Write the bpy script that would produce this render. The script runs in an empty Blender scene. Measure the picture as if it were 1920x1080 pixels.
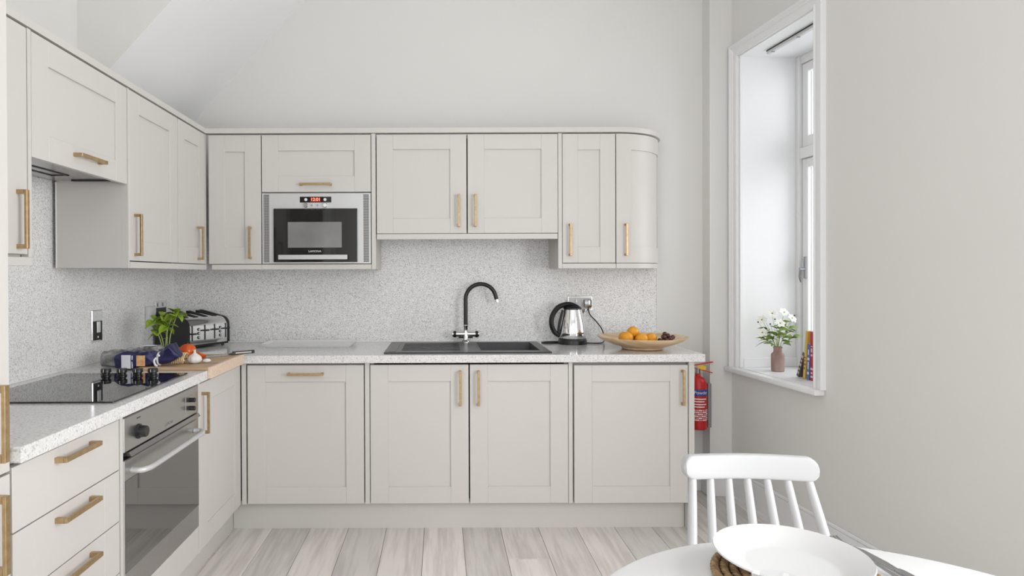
import bpy, bmesh, math, random
from mathutils import Vector, Matrix
random.seed(7)
S = bpy.context.scene
C = S.collection
PI = math.pi

# ---------------------------------------------------------------- camera
H = 1.268
F = 1194.0
cd = bpy.data.cameras.new('camera'); cam = bpy.data.objects.new('camera', cd); C.objects.link(cam)
cd.sensor_width = 36.0; cd.lens = F/1920*36
PITCH = math.radians(0.35); ROLL = 0.0035
cd.shift_x = 134/1920
cd.shift_y = (-25 + F*math.tan(PITCH))/1920
cam.matrix_world = Matrix.Translation((0, 0, H)) @ Matrix.Rotation(PI/2-PITCH, 4, 'X') @ Matrix.Rotation(-ROLL, 4, 'Z')
cd.clip_start = 0.02
S.camera = cam
# ---------------------------------------------------------------- world, lights, exposure
w = bpy.data.worlds.new('world'); S.world = w; w.use_nodes = True
w.node_tree.nodes['Background'].inputs[0].default_value = (0.93, 0.96, 1.0, 1)
w.node_tree.nodes['Background'].inputs[1].default_value = 1.35
S.view_settings.view_transform = 'Standard'; S.view_settings.look = 'None'
S.view_settings.gamma = 1.0; S.view_settings.use_curve_mapping = False
S.view_settings.exposure = 0.15
def area(name, loc, rot, sx, sy, power, col=(1, 1, 1)):
    l = bpy.data.lights.new(name, 'AREA'); l.shape = 'RECTANGLE'; l.size = sx; l.size_y = sy
    l.energy = power; l.color = col
    o = bpy.data.objects.new(name, l); C.objects.link(o); o.location = loc; o.rotation_euler = rot
    return o
area('rear_window_light', (0.4, -2.45, 1.20), (math.radians(90), 0, 0), 2.9, 1.5, 6, (1.0, 0.99, 0.97))
area('window_daylight', (2.75, 3.17, 1.75), (0, math.radians(90), math.radians(5)), 1.7, 0.9, 12, (0.97, 0.985, 1.0))
area('side_window_light', (2.03, 0.58, 1.40), (0, math.radians(90), math.radians(5)), 1.5, 1.6, 54, (0.985, 0.985, 0.99))
area('left_fill_light', (-1.50, -1.1, 1.4), (0, math.radians(-90), 0), 1.7, 1.8, 27, (1.0, 0.99, 0.98))  # added fill lamp, out of view, brightens the right wall; left wall is solid

# ---------------------------------------------------------------- materials
def mat(name, col, rough=0.5, metal=0.0, spec=0.5, emit=None, es=0, coat=0, trans=0, ior=None):
    m = bpy.data.materials.new(name); m.use_nodes = True
    b = m.node_tree.nodes['Principled BSDF']
    b.inputs['Base Color'].default_value = (*col, 1)
    b.inputs['Roughness'].default_value = rough
    b.inputs['Metallic'].default_value = metal
    b.inputs['Specular IOR Level'].default_value = spec
    b.inputs['Coat Weight'].default_value = coat
    b.inputs['Transmission Weight'].default_value = trans
    if ior: b.inputs['IOR'].default_value = ior
    if emit:
        b.inputs['Emission Color'].default_value = (*emit, 1); b.inputs['Emission Strength'].default_value = es
    return m
def nodes(m): return m.node_tree.nodes, m.node_tree.links, m.node_tree.nodes['Principled BSDF']
def ramp(N, stops, interp='LINEAR'):
    r = N.new('ShaderNodeValToRGB'); cr = r.color_ramp; cr.interpolation = interp
    while len(cr.elements) < len(stops): cr.elements.new(0.5)
    for e, (p, c) in zip(cr.elements, stops):
        e.position = p; e.color = (*c, 1)
    return r
def noisy(name, c1, c2, scale, rough=0.5, bump=0.0, metal=0, stretch=(1, 1, 1), detail=4, **k):
    m = mat(name, c1, rough, metal, **k); N, L, b = nodes(m)
    tc = N.new('ShaderNodeTexCoord'); mp = N.new('ShaderNodeMapping'); mp.inputs['Scale'].default_value = stretch
    n = N.new('ShaderNodeTexNoise'); n.inputs['Scale'].default_value = scale; n.inputs['Detail'].default_value = detail
    r = ramp(N, [(0.35, c1), (0.68, c2)])
    L.new(tc.outputs['Object'], mp.inputs['Vector']); L.new(mp.outputs[0], n.inputs['Vector'])
    L.new(n.outputs['Fac'], r.inputs[0]); L.new(r.outputs[0], b.inputs['Base Color'])
    if bump:
        bp = N.new('ShaderNodeBump'); bp.inputs['Strength'].default_value = bump; bp.inputs['Distance'].default_value = 0.002
        L.new(n.outputs['Fac'], bp.inputs['Height']); L.new(bp.outputs[0], b.inputs['Normal'])
    return m
def speckle(name, rough, mid=0.5, contrast=1.0, scale=260):
    m = mat(name, (mid,)*3, rough); N, L, b = nodes(m)
    tc = N.new('ShaderNodeTexCoord')
    v = N.new('ShaderNodeTexVoronoi'); v.inputs['Scale'].default_value = scale
    v2 = N.new('ShaderNodeTexVoronoi'); v2.inputs['Scale'].default_value = scale*0.8
    sp = N.new('ShaderNodeSeparateColor'); sp2 = N.new('ShaderNodeSeparateColor')
    L.new(tc.outputs['Object'], v.inputs['Vector']); L.new(tc.outputs['Object'], v2.inputs['Vector'])
    L.new(v.outputs['Color'], sp.inputs[0]); L.new(v2.outputs['Color'], sp2.inputs[0])
    d = contrast
    g = lambda x: (mid+(x)*d, mid+(x)*d*0.99-0.004, mid+(x)*d-0.012)
    r = ramp(N, [(0.0, g(-.34)), (0.05, g(-.17)), (0.15, g(-0.05)), (0.4, g(0.0)), (0.75, g(0.05)), (0.92, g(0.26))], 'CONSTANT')
    L.new(sp.outputs[0], r.inputs[0])
    r2 = ramp(N, [(0.0, (0.72,)*3), (0.1, (0.93,)*3), (0.4, (1.0,)*3)], 'CONSTANT')
    L.new(sp2.outputs[0], r2.inputs[0])
    mx = N.new('ShaderNodeMix'); mx.data_type = 'RGBA'; mx.blend_type = 'MULTIPLY'; mx.inputs[0].default_value = 1.0
    L.new(r.outputs[0], mx.inputs[6]); L.new(r2.outputs[0], mx.inputs[7])
    L.new(mx.outputs[2], b.inputs['Base Color'])
    return m
def plaster(name, col, rough=0.7):
    return noisy(name, col, tuple(c*1.015 for c in col), 1.6, rough, 0.0)
M = {}
M['wall'] = plaster('wall_paint', (0.785, 0.778, 0.755))
M['ceil'] = plaster('ceiling_paint', (0.90, 0.905, 0.905))
M['trim'] = mat('white_gloss', (0.88, 0.885, 0.89), 0.35)
M['cab'] = mat('cabinet_paint', (0.665, 0.643, 0.612), 0.42)
M['carc_shade'] = mat('carcass', (0.42, 0.40, 0.38), 0.5)  # carcass grey darkened so gaps around the doors look shadowed
M['brass'] = noisy('brushed_brass', (0.44, 0.31, 0.165), (0.54, 0.395, 0.22), 60, 0.34, metal=0.85, stretch=(1, 1, 1))
M['speck'] = speckle('speckled_splashback', 0.28, 0.88, 0.95)
M['top'] = speckle('speckled_worktop', 0.12, 0.80, 0.42)
M['bead'] = mat('white_sealant', (0.9, 0.9, 0.89), 0.3)
M['blackglass'] = mat('black_glass', (0.006, 0.006, 0.007), 0.02, spec=0.9, ior=1.6)
M['ovenglass'] = mat('oven_glass', (0.03, 0.028, 0.026), 0.03, spec=1.0, ior=2.1)
M['mwglass'] = mat('microwave_glass', (0.008, 0.008, 0.009), 0.05, spec=0.6)
M['mwwin'] = noisy('microwave_window', (0.20, 0.20, 0.20), (0.27, 0.27, 0.27), 5, 0.12)
M['black'] = mat('black_plastic', (0.012, 0.012, 0.013), 0.35)
M['gap'] = mat('dark_void', (0.02, 0.019, 0.018), 0.8)
M['steel'] = noisy('brushed_steel', (0.46, 0.455, 0.445), (0.53, 0.525, 0.515), 90, 0.3, metal=1.0, stretch=(1, 1, 12))
M['silver'] = mat('silver_paint', (0.66, 0.665, 0.66), 0.35, 0.35)
M['chrome'] = mat('chrome', (0.86, 0.86, 0.87), 0.06, 1.0)
M['cutlery'] = mat('cutlery_steel', (0.42, 0.42, 0.42), 0.14, 1.0)
M['dchrome'] = mat('dark_chrome', (0.35, 0.35, 0.36), 0.12, 1.0)
M['sink'] = noisy('composite_sink', (0.022, 0.021, 0.024), (0.034, 0.033, 0.037), 300, 0.3)
M['white'] = mat('white_ceramic', (0.68, 0.68, 0.68), 0.10)
M['tray'] = mat('white_tray', (0.92, 0.92, 0.92), 0.35)
M['chair'] = mat('white_lacquer', (0.53, 0.535, 0.54), 0.35)
M['table'] = mat('table_white', (0.74, 0.745, 0.75), 0.22)
M['glass'] = mat('clear_glass', (1, 1, 1), 0.0, trans=1.0, ior=1.45)
def thin_glass(name):
    m = bpy.data.materials.new(name); m.use_nodes = True; N = m.node_tree.nodes; L = m.node_tree.links; N.clear()
    o = N.new('ShaderNodeOutputMaterial'); t = N.new('ShaderNodeBsdfTransparent'); g = N.new('ShaderNodeBsdfGlossy'); g.inputs['Roughness'].default_value = 0.02
    t.inputs[0].default_value = (.97, .975, .975, 1)
    fr = N.new('ShaderNodeLayerWeight'); fr.inputs['Blend'].default_value = 0.25; mx = N.new('ShaderNodeMixShader')
    pw = N.new('ShaderNodeMath'); pw.operation = 'POWER'; pw.inputs[1].default_value = 2.5; L.new(fr.outputs['Facing'], pw.inputs[0])
    sc = N.new('ShaderNodeMath'); sc.operation = 'MULTIPLY_ADD'; sc.inputs[1].default_value = 0.55; sc.inputs[2].default_value = 0.04; L.new(pw.outputs[0], sc.inputs[0])
    L.new(sc.outputs[0], mx.inputs[0]); L.new(t.outputs[0], mx.inputs[1]); L.new(g.outputs[0], mx.inputs[2]); L.new(mx.outputs[0], o.inputs[0]); return m
M['glass'] = thin_glass('thin_clear_glass')
M['red'] = mat('red_paint', (0.55, 0.012, 0.014), 0.25)
M['dred'] = mat('red_plastic', (0.62, 0.03, 0.02), 0.35)
M['yellow'] = mat('yellow_tag', (0.85, 0.55, 0.05), 0.4)
M['blue'] = mat('blue_band', (0.03, 0.06, 0.30), 0.4)
M['print'] = mat('white_print', (0.85, 0.85, 0.85), 0.5)
M['orange'] = noisy('orange_peel', (0.80, 0.33, 0.015), (0.88, 0.42, 0.03), 60, 0.38, 0.25)
M['grape'] = noisy('dark_fruit', (0.055, 0.014, 0.012), (0.12, 0.035, 0.02), 40, 0.15)
M['tomato'] = noisy('tomato_skin', (0.62, 0.06, 0.01), (0.76, 0.17, 0.02), 12, 0.15)
M['tomcut'] = noisy('tomato_flesh', (0.72, 0.14, 0.07), (0.82, 0.30, 0.2), 90, 0.25)
M['leaf'] = noisy('basil_leaf', (0.15, 0.28, 0.015), (0.34, 0.48, 0.04), 30, 0.4)
M['leafv'] = noisy('sprig_leaf', (0.13, 0.24, 0.03), (0.30, 0.42, 0.08), 30, 0.45)
M['stem'] = mat('pale_stem', (0.42, 0.52, 0.18), 0.5)
M['petal'] = mat('white_petal', (0.90, 0.90, 0.84), 0.5)
M['centre'] = mat('flower_centre', (0.30, 0.28, 0.05), 0.6)
M['bud'] = mat('dark_bud', (0.05, 0.04, 0.06), 0.6)
M['clay'] = noisy('pink_clay', (0.30, 0.175, 0.155), (0.48, 0.34, 0.30), 14, 0.55, 0.1, stretch=(1, 1, 0.5))
M['garlic'] = noisy('garlic_skin', (0.80, 0.76, 0.71), (0.88, 0.86, 0.84), 25, 0.4)
M['pasta'] = mat('dry_pasta', (0.84, 0.66, 0.38), 0.5)
M['foil'] = noisy('indigo_foil', (0.030, 0.030, 0.095), (0.045, 0.045, 0.14), 14, 0.22, 0.5, metal=0.35)
M['clear'] = noisy('grey_film', (0.10, 0.10, 0.105), (0.60, 0.59, 0.59), 22, 0.2, 0.2, metal=0.2)
M['paper'] = mat('label_paper', (0.78, 0.79, 0.86), 0.5)
M['picture'] = noisy('pasta_picture', (0.80, 0.55, 0.25), (0.75, 0.28, 0.15), 45, 0.4)
M['seagrass'] = noisy('seagrass', (0.20, 0.12, 0.055), (0.42, 0.28, 0.14), 90, 0.7, 0.5)
M['digit'] = mat('red_digits', (0.3, 0.02, 0.01), 0.4, emit=(1.0, 0.22, 0.12), es=3.0)
M['digitback'] = mat('display_glow', (0.06, 0.005, 0.004), 0.2, emit=(0.5, 0.03, 0.02), es=0.25)

def wood(name, dark, light, axis=1, rough=0.42, sc=1.0, rnd=True):
    m = mat(name, light, rough); N, L, b = nodes(m)
    tc = N.new('ShaderNodeTexCoord'); oi = N.new('ShaderNodeObjectInfo')
    add = N.new('ShaderNodeVectorMath'); add.operation = 'ADD'
    mul = N.new('ShaderNodeVectorMath'); mul.operation = 'SCALE'; mul.inputs['Scale'].default_value = 23.0
    L.new(oi.outputs['Random'], mul.inputs[0]); L.new(tc.outputs['Object'], add.inputs[0]); L.new(mul.outputs[0], add.inputs[1])
    mp = N.new('ShaderNodeMapping'); s = [1.0, 1.0, 1.0]; s[axis] = 0.07; mp.inputs['Scale'].default_value = s
    L.new(add.outputs[0], mp.inputs['Vector'])
    n0 = N.new('ShaderNodeTexNoise'); n0.inputs['Scale'].default_value = 4.0*sc; n0.inputs['Detail'].default_value = 2
    L.new(mp.outputs[0], n0.inputs['Vector'])
    # ring figure from a slow noise
    m1 = N.new('ShaderNodeMath'); m1.operation = 'MULTIPLY'; m1.inputs[1].default_value = 42.0
    L.new(n0.outputs['Fac'], m1.inputs[0])
    m2 = N.new('ShaderNodeMath'); m2.operation = 'SINE'; L.new(m1.outputs[0], m2.inputs[0])
    n1 = N.new('ShaderNodeTexNoise'); n1.inputs['Scale'].default_value = 55.0*sc; n1.inputs['Detail'].default_value = 5
    L.new(mp.outputs[0], n1.inputs['Vector'])
    a = N.new('ShaderNodeMath'); a.operation = 'MULTIPLY_ADD'; a.inputs[1].default_value = 0.12; L.new(m2.outputs[0], a.inputs[0]); L.new(n1.outputs['Fac'], a.inputs[2])
    r = ramp(N, [(0.28, dark), (0.62, light)])
    L.new(a.outputs[0], r.inputs[0])
    out = r.outputs[0]
    if rnd:
        hs = N.new('ShaderNodeHueSaturation'); mr = N.new('ShaderNodeMapRange')
        mr.inputs['To Min'].default_value = 0.86; mr.inputs['To Max'].default_value = 1.08
        L.new(oi.outputs['Random'], mr.inputs['Value']); L.new(mr.outputs[0], hs.inputs['Value']); L.new(out, hs.inputs['Color']); out = hs.outputs[0]
    L.new(out, b.inputs['Base Color'])
    return m
M['plank'] = wood('grey_oak', (0.66, 0.615, 0.585), (0.84, 0.795, 0.76), 1)
M['board'] = wood('beech_board', (0.42, 0.27, 0.15), (0.60, 0.43, 0.27), 0, 0.5, 1.0, False)
M['boardend'] = noisy('end_grain', (0.72, 0.55, 0.42), (0.80, 0.64, 0.50), 120, 0.55)
M['platter'] = wood('platter_wood', (0.58, 0.39, 0.21), (0.80, 0.60, 0.39), 0, 0.4, 1.0, False)

# ---------------------------------------------------------------- mesh helpers
class MB:
    def __init__(s): s.bm = bmesh.new(); s.mi = 0
    def face(s, vs):
        try:
            f = s.bm.faces.new(vs); f.material_index = s.mi; return f
        except ValueError: return None
    def box(s, x0, x1, y0, y1, z0, z1, bev=0, seg=1):
        if x0 > x1: x0, x1 = x1, x0
        if y0 > y1: y0, y1 = y1, y0
        if z0 > z1: z0, z1 = z1, z0
        v = [s.bm.verts.new(p) for p in ((x0, y0, z0), (x1, y0, z0), (x1, y1, z0), (x0, y1, z0), (x0, y0, z1), (x1, y0, z1), (x1, y1, z1), (x0, y1, z1))]
        fs = [s.face([v[i] for i in q]) for q in ((3, 2, 1, 0), (4, 5, 6, 7), (0, 1, 5, 4), (1, 2, 6, 5), (2, 3, 7, 6), (3, 0, 4, 7))]
        if bev:
            es = list({e for f in fs for e in f.edges})
            bmesh.ops.bevel(s.bm, geom=es, offset=bev, segments=seg, affect='EDGES', profile=0.5, material=-1)
        return s
    def prism(s, pts, axis, a, b):
        def mk(p, t):
            if axis == 'x': return (t, p[0], p[1])
            if axis == 'y': return (p[0], t, p[1])
            return (p[0], p[1], t)
        A = [s.bm.verts.new(mk(p, a)) for p in pts]; B = [s.bm.verts.new(mk(p, b)) for p in pts]
        n = len(pts)
        s.face(A[::-1]); s.face(B)
        for i in range(n): s.face([A[i], A[(i+1) % n], B[(i+1) % n], B[i]])
        return s
    def lathe(s, prof, n=32, c=(0, 0, 0), mod=None, closed=True):
        rings = []
        for r, z in prof:
            if r < 1e-6: rings.append([s.bm.verts.new((c[0], c[1], c[2]+z))]); continue
            ring = []
            for i in range(n):
                t = 2*PI*i/n; rr = r*(mod(t, z) if mod else 1)
                ring.append(s.bm.verts.new((c[0]+rr*math.cos(t), c[1]+rr*math.sin(t), c[2]+z)))
            rings.append(ring)
        for a, b in zip(rings, rings[1:]):
            for i in range(n):
                j = (i+1) % n
                if len(a) == 1 and len(b) == 1: continue
                if len(a) == 1: s.face([a[0], b[j], b[i]])
                elif len(b) == 1: s.face([a[i], a[j], b[0]])
                else: s.face([a[i], a[j], b[j], b[i]])
        if closed:
            if len(rings[0]) > 1: s.face(rings[0][::-1])
            if len(rings[-1]) > 1: s.face(rings[-1])
        return s
    def loft(s, rings, cap=True, close=True):
        R = [[s.bm.verts.new(p) for p in r] for r in rings]; n = len(R[0])
        for a, b in zip(R, R[1:]):
            for i in range(n if close else n-1): s.face([a[i], a[(i+1) % n], b[(i+1) % n], b[i]])
        if cap: s.face(R[0][::-1]); s.face(R[-1])
        return s
    def tube(s, path, rad, n=8, cap=True, flat=1.0):
        P = [Vector(p) for p in path]
        if not isinstance(rad, (list, tuple)): rad = [rad]*len(P)
        rings = []; up = None
        for i, p in enumerate(P):
            t = (P[min(i+1, len(P)-1)]-P[max(i-1, 0)]).normalized()
            if up is None:
                up = Vector((0, 0, 1)) if abs(t.z) < 0.9 else Vector((0, 1, 0))
            a = t.cross(up)
            if a.length < 1e-5: a = t.cross(Vector((1, 0, 0)))
            a.normalize(); b = a.cross(t).normalized(); up = b
            rings.append([p+a*math.cos(2*PI*k/n)*rad[i]+b*math.sin(2*PI*k/n)*rad[i]*flat for k in range(n)])
        return s.loft(rings, cap)
    def ball(s, c, rx, ry=None, rz=None, u=16, v=10):
        ry = ry or rx; rz = rz or rx
        prof = [(math.sin(PI*i/v), -math.cos(PI*i/v)) for i in range(v+1)]
        k0 = len(s.bm.verts); s.bm.verts.ensure_lookup_table()
        before = set(s.bm.verts)
        s.lathe(prof, u)
        for vv in s.bm.verts:
            if vv not in before: vv.co = Vector((c[0]+vv.co.x*rx, c[1]+vv.co.y*ry, c[2]+vv.co.z*rz))
        return s
    def xform(s, mtx):
        bmesh.ops.transform(s.bm, matrix=mtx, verts=s.bm.verts); return s
    def mesh(s, name, mats, smooth=35):
        bmesh.ops.recalc_face_normals(s.bm, faces=s.bm.faces)
        me = bpy.data.meshes.new(name); s.bm.to_mesh(me); s.bm.free()
        if not isinstance(mats, (list, tuple)): mats = [mats]
        for m in mats: me.materials.append(m)
        if smooth:
            me.shade_smooth(); me.set_sharp_from_angle(angle=math.radians(smooth))
        return me
    def obj(s, name, mats, parent=None, loc=None, rz=0, smooth=35, label=None):
        o = bpy.data.objects.new(name, s.mesh(name, mats, smooth)); C.objects.link(o)
        if parent: o.parent = parent
        if loc: o.location = loc
        if rz: o.rotation_euler = (0, 0, rz)
        if label: o['label'] = label
        return o
def smooth_path(pts, sub=6):
    P = [Vector(p) for p in pts]; out = []
    for i in range(len(P)-1):
        p0 = P[max(i-1, 0)]; p1 = P[i]; p2 = P[i+1]; p3 = P[min(i+2, len(P)-1)]
        for k in range(sub):
            t = k/sub
            out.append(0.5*((2*p1)+(-p0+p2)*t+(2*p0-5*p1+4*p2-p3)*t*t+(-p0+3*p1-3*p2+p3)*t**3))
    out.append(P[-1]); return out
def slab(xs, ys, filled, z0, z1):
    m = MB(); vt = {}; vb = {}
    def T(i, j):
        if (i, j) not in vt: vt[i, j] = m.bm.verts.new((xs[i], ys[j], z1)); vb[i, j] = m.bm.verts.new((xs[i], ys[j], z0))
        return vt[i, j], vb[i, j]
    for i in range(len(xs)-1):
        for j in range(len(ys)-1):
            if not filled(i, j): continue
            q = [T(i, j), T(i+1, j), T(i+1, j+1), T(i, j+1)]
            m.face([a for a, b in q]); m.face([b for a, b in q][::-1])
            for k, (di, dj) in enumerate(((0, -1), (1, 0), (0, 1), (-1, 0))):
                ni, nj = i+di, j+dj
                ins = 0 <= ni < len(xs)-1 and 0 <= nj < len(ys)-1 and filled(ni, nj)
                if not ins:
                    a, b = q[k], q[(k+1) % 4]
                    m.face([a[0], a[1], b[1], b[0]])
    return m
def tag(o, label, cat, group=None):
    o['label'] = label; o['category'] = cat
    if group: o['group'] = group
    return o
def thing(name, label, cat, loc=(0, 0, 0), rz=0, group=None):
    o = bpy.data.objects.new(name, None); C.objects.link(o); o.empty_display_size = 0.05
    o.location = loc; o.rotation_euler = (0, 0, rz)
    return tag(o, label, cat, group)
def struct(o): o['kind'] = 'structure'; return o
def text(name, s, size, mtl, parent, mtx, ext=0.0004, sx=1.0):
    cu = bpy.data.curves.new(name, 'FONT'); cu.body = s; cu.size = size; cu.extrude = ext
    cu.align_x = 'CENTER'; cu.align_y = 'CENTER'
    t = bpy.data.objects.new(name, cu); C.objects.link(t)
    bpy.context.view_layer.update()
    me = bpy.data.meshes.new_from_object(t.evaluated_get(bpy.context.evaluated_depsgraph_get()))
    bpy.data.objects.remove(t); me.materials.clear(); me.materials.append(mtl)
    me.transform(mtx @ Matrix.Diagonal((sx, 1, 1, 1)))
    o = bpy.data.objects.new(name, me); C.objects.link(o)
    if parent: o.parent = parent
    return o
FACE_Y = Matrix.Rotation(PI/2, 4, 'X')     # text reading along x, facing -y

# ================================================================ SETTING
WX = -1.575; WY = 3.73; CZ = 3.30; RY = -2.6
fl = struct(MB().box(-1.75, 2.5, RY-.1, WY+.1, -0.06, -0.012).obj('floor', M['gap']))
PW = 0.19; PL = 1.29
pm = MB().box(0.0009, PW-0.0009, 0.0009, PL-0.0009, -0.012, 0, bev=0.0009).mesh('plank', M['plank'])
offs = {2: 2.83}
first = True
for k in range(-8, 12):
    x0 = -0.085+PW*k
    off = offs.get(k, 1.95+(k*0.37) % 0.6)
    y = off
    while y > RY: y -= PL
    while y < WY+.05:
        if x0 < 1.66+.085*(3.63-y)+.05 and x0 > -1.65:
            cut0 = max(y, RY); cut1 = min(y+PL, WY+.05)
            p = bpy.data.objects.new('plank', pm); C.objects.link(p); p.parent = fl
            p.location = (x0, cut0, 0)
            if cut1-cut0 < PL-.001: p.scale = (1, (cut1-cut0)/PL, 1)
        y += PL
wb = struct(MB().box(WX-.15, 2.3, WY, WY+.15, -0.06, CZ+.1).obj('wall_back', M['wall']))
MB().box(1.535, 2.1, 3.63, WY, 0, CZ).obj('boxing', M['wall'], wb)
struct(MB().box(WX-.15, WX, RY-.1, WY, -0.06, CZ+.1).obj('wall_left', M['wall']))
# rear wall, behind the camera, with a wide window opening
struct(slab([WX-.15, -1.0, 2.0, 2.6], [-.06, .6, 2.9, CZ+.1], lambda i, j: not (i == 1 and j == 1), 0, 0.15)
       .xform(Matrix.Translation((0, RY, 0)) @ Matrix.Rotation(PI/2, 4, 'X')).obj('wall_front', M['wall']))
ce = struct(MB().box(WX-.15, 2.6, RY-.1, WY+.15, CZ, CZ+.1).obj('ceiling', M['ceil']))
k = 1.098
MB().prism([(WX, 2.018), (WX, CZ), (WX+(CZ-2.018)/k, CZ)], 'y', 2.777, WY).obj('sloped_section', M['ceil'], ce, smooth=0)
MB().prism([(WX, 2.018), (WX, CZ), (WX+(CZ-2.018)/k, CZ)], 'y', 2.773, 2.777).obj('cheek_shade_panel', M['wall'], ce, smooth=0)  # thin sheet in darker paint puts the cheek's shade into its colour
# right wall, a little off square, with the deep window opening
AW = math.atan(0.085)
RW = Matrix.Translation((1.66, 3.63, 0)) @ Matrix.Rotation(-PI/2+AW, 4, 'Z')
# local: +x runs along the wall towards the camera, +y outward through the wall (checked below)
if (RW.to_3x3() @ Vector((0, 1, 0))).x < 0: RW = RW @ Matrix.Diagonal((1, -1, 1, 1))
def onwall(o): o.matrix_world = RW; return o
u0, u1, zs, zt = 0.077, 0.714, 0.743, 2.482
DEP = 0.36
m = MB()
sl = slab([-.12, u0, u1, 2.25, 3.95, 6.4], [-.06, zs, zt, CZ+.1], lambda i, j: not (i in (1, 3) and j == 1), 0, DEP+.12)
sl.xform(Matrix(((1, 0, 0, 0), (0, 0, 1, 0), (0, 1, 0, 0), (0, 0, 0, 1))))
wr = onwall(struct(sl.obj('wall_right', M['wall'], smooth=0)))
win = bpy.data.objects.new('window_1', None); C.objects.link(win); struct(win); win.matrix_world = RW
# architrave with stepped moulding
aw = 0.068
prof = [(0, 0), (0, .014), (.008, .018), (.012, .012), (.034, .014), (.040, .020), (.046, .018), (.058, .026), (.066, .026), (.068, .020), (.068, 0)]
def av(u, z, su, sz): return [(u+su*o_, -d_, z+sz*o_) for o_, d_ in prof]
MB().loft([av(u0, zs, -1, 0), av(u0, zt, -1, 1), av(u1, zt, 1, 1), av(u1, zs, 1, 0)]).obj('architrave', M['trim'], win, smooth=25)
MB().box(u0-.075, u1+.062, -.05, 0.0, zs-.026, zs, .006, 2).box(u0+.001, u1-.001, -.001, DEP, zs-.012, zs+.002).obj('window_sill', M['trim'], win)
# reveal linings
MB().box(u0, u0+.006, 0.02, DEP, zs+.002, zt).box(u1-.006, u1, 0.0, DEP, zs+.002, zt).box(u0+.006, u1-.006, 0, DEP, zt-.006, zt).obj('lining', M['trim'], win)
MB().box(u0+.006, u0+.014, 0.02, DEP, zs+.002, zs+.055, .002).obj('reveal_skirting', M['trim'], win)
MB().box(u0, u0+.010, 0.0, 0.022, zs+.002, zt, .002).obj('staff_bead', M['trim'], win)
ztr = 1.935
m = MB()
m.box(u0+.006, u0+.03, DEP-.03, DEP+.05, zs+.002, zt-.006, .002).box(u1-.03, u1-.006, DEP-.03, DEP+.05, zs+.002, zt-.006, .002)
m.box(u0+.03, u1-.03, DEP-.02, DEP+.05, zt-.05, zt-.006, .002).box(u0+.03, u1-.03, DEP-.02, DEP+.05, zs+.002, zs+.05, .002)
m.box(u0+.03, u1-.03, DEP-.028, DEP+.05, ztr-.03, ztr+.03, .003)
m.obj('window_frame', M['trim'], win)
for (z0, z1, nm) in ((zs+.052, ztr-.032, 'casement'), (ztr+.032, zt-.052, 'casement')):
    m = MB(); a, b = u0+.033, u1-.033; st = .045
    m.box(a, a+st, DEP-.012, DEP+.03, z0, z1, .004).box(b-st, b, DEP-.012, DEP+.03, z0, z1, .004)
    m.box(a+st, b-st, DEP-.012, DEP+.03, z0, z0+.06, .004).box(a+st, b-st, DEP-.012, DEP+.03, z1-.05, z1, .004)
    s_ = m.obj(nm, M['trim'], win)
    gp = MB().box(a+st, b-st, DEP+.008, DEP+.012, z0+.06, z1-.05).obj('pane', None or M['glass'], s_)
m = MB().box(u0+.055, u0+.075, DEP-.022, DEP-.012, 1.24, 1.36, .003).box(u0+.058, u0+.070, DEP-.05, DEP-.02, 1.285, 1.30, .002)
m.tube([(u0+.064, DEP-.045, 1.295), (u0+.064, DEP-.05, 1.25), (u0+.075, DEP-.045, 1.22)], [.006, .005, .006], 8)
m.obj('window_catch', M['dchrome'], win)
# baseboards
o = MB().box(0.0, 6.1, -.018, 0, 0, .15).box(0.0, 6.1, -.012, 0, .15, .165, .003).box(0, 6.1, -.03, -.018, 0, .016).obj('baseboard_right', M['trim']); onwall(struct(o))
struct(MB().box(1.275, 1.535, 3.712, 3.73, 0, .155, .003).box(1.517, 1.535, 3.612, 3.712, 0, .155, .003).box(1.517, 1.66, 3.612, 3.63, 0, .155, .003).obj('baseboard_back', M['trim']))

# ================================================================ HANDLES AND DOORS
def handle(parent, cx, cz, length=.172, vert=True, t=.0115, out=.032, y=0):
    m = MB(); h = length/2
    if vert:
        m.box(cx-t/2, cx+t/2, y-out, y-out+.009, cz-h, cz+h, .0008)
        for s in (-1, 1): m.box(cx-t/2, cx+t/2, y-out+.009, y, cz+s*(h-t/2)-t/2, cz+s*(h-t/2)+t/2)
    else:
        m.box(cx-h, cx+h, y-out, y-out+.009, cz-t/2, cz+t/2, .0008)
        for s in (-1, 1): m.box(cx+s*(h-t/2)-t/2, cx+s*(h-t/2)+t/2, y-out+.009, y, cz-t/2, cz+t/2)
    return m.obj('handle', M['brass'], parent)
def door(parent, x0, x1, z0, z1, st=.088, rl=.082, name='door', shaker=True, y=0, th=.02):
    g = .0021; x0 += g; x1 -= g; z0 += g; z1 -= g
    if not shaker:
        return MB().box(x0, x1, y, y+th, z0, z1, .0012).obj(name, M['cab'], parent)
    m = MB()
    m.box(x0, x0+st, y, y+th, z0, z1, .0012).box(x1-st, x1, y, y+th, z0, z1, .0012)
    m.box(x0+st, x1-st, y, y+th, z0, z0+rl, .0012).box(x0+st, x1-st, y, y+th, z1-rl, z1, .0012)
    d = m.obj(name, M['cab'], parent)
    MB().box(x0+st-.002, x1-st+.002, y+.008, y+.016, z0+rl-.002, z1-rl+.002).obj('door_panel', M['cab'], d)
    return d
def carcass(parent, x0, x1, d, z0, z1, top=True, y=.0225, name='carcass', back=True, mt=None):
    y = .026; t = .017; m = MB()
    m.box(x0, x0+t, y, d, z0, z1).box(x1-t, x1, y, d, z0, z1).box(x0+t, x1-t, y, d, z0, z0+t)
    if top: m.box(x0+t, x1-t, y, d, z1-t, z1)
    if back: m.box(x0+t, x1-t, d-.008, d, z0+t, z1-(t if top else 0))
    return m.obj(name, mt or M['carc_shade'], parent)
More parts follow.
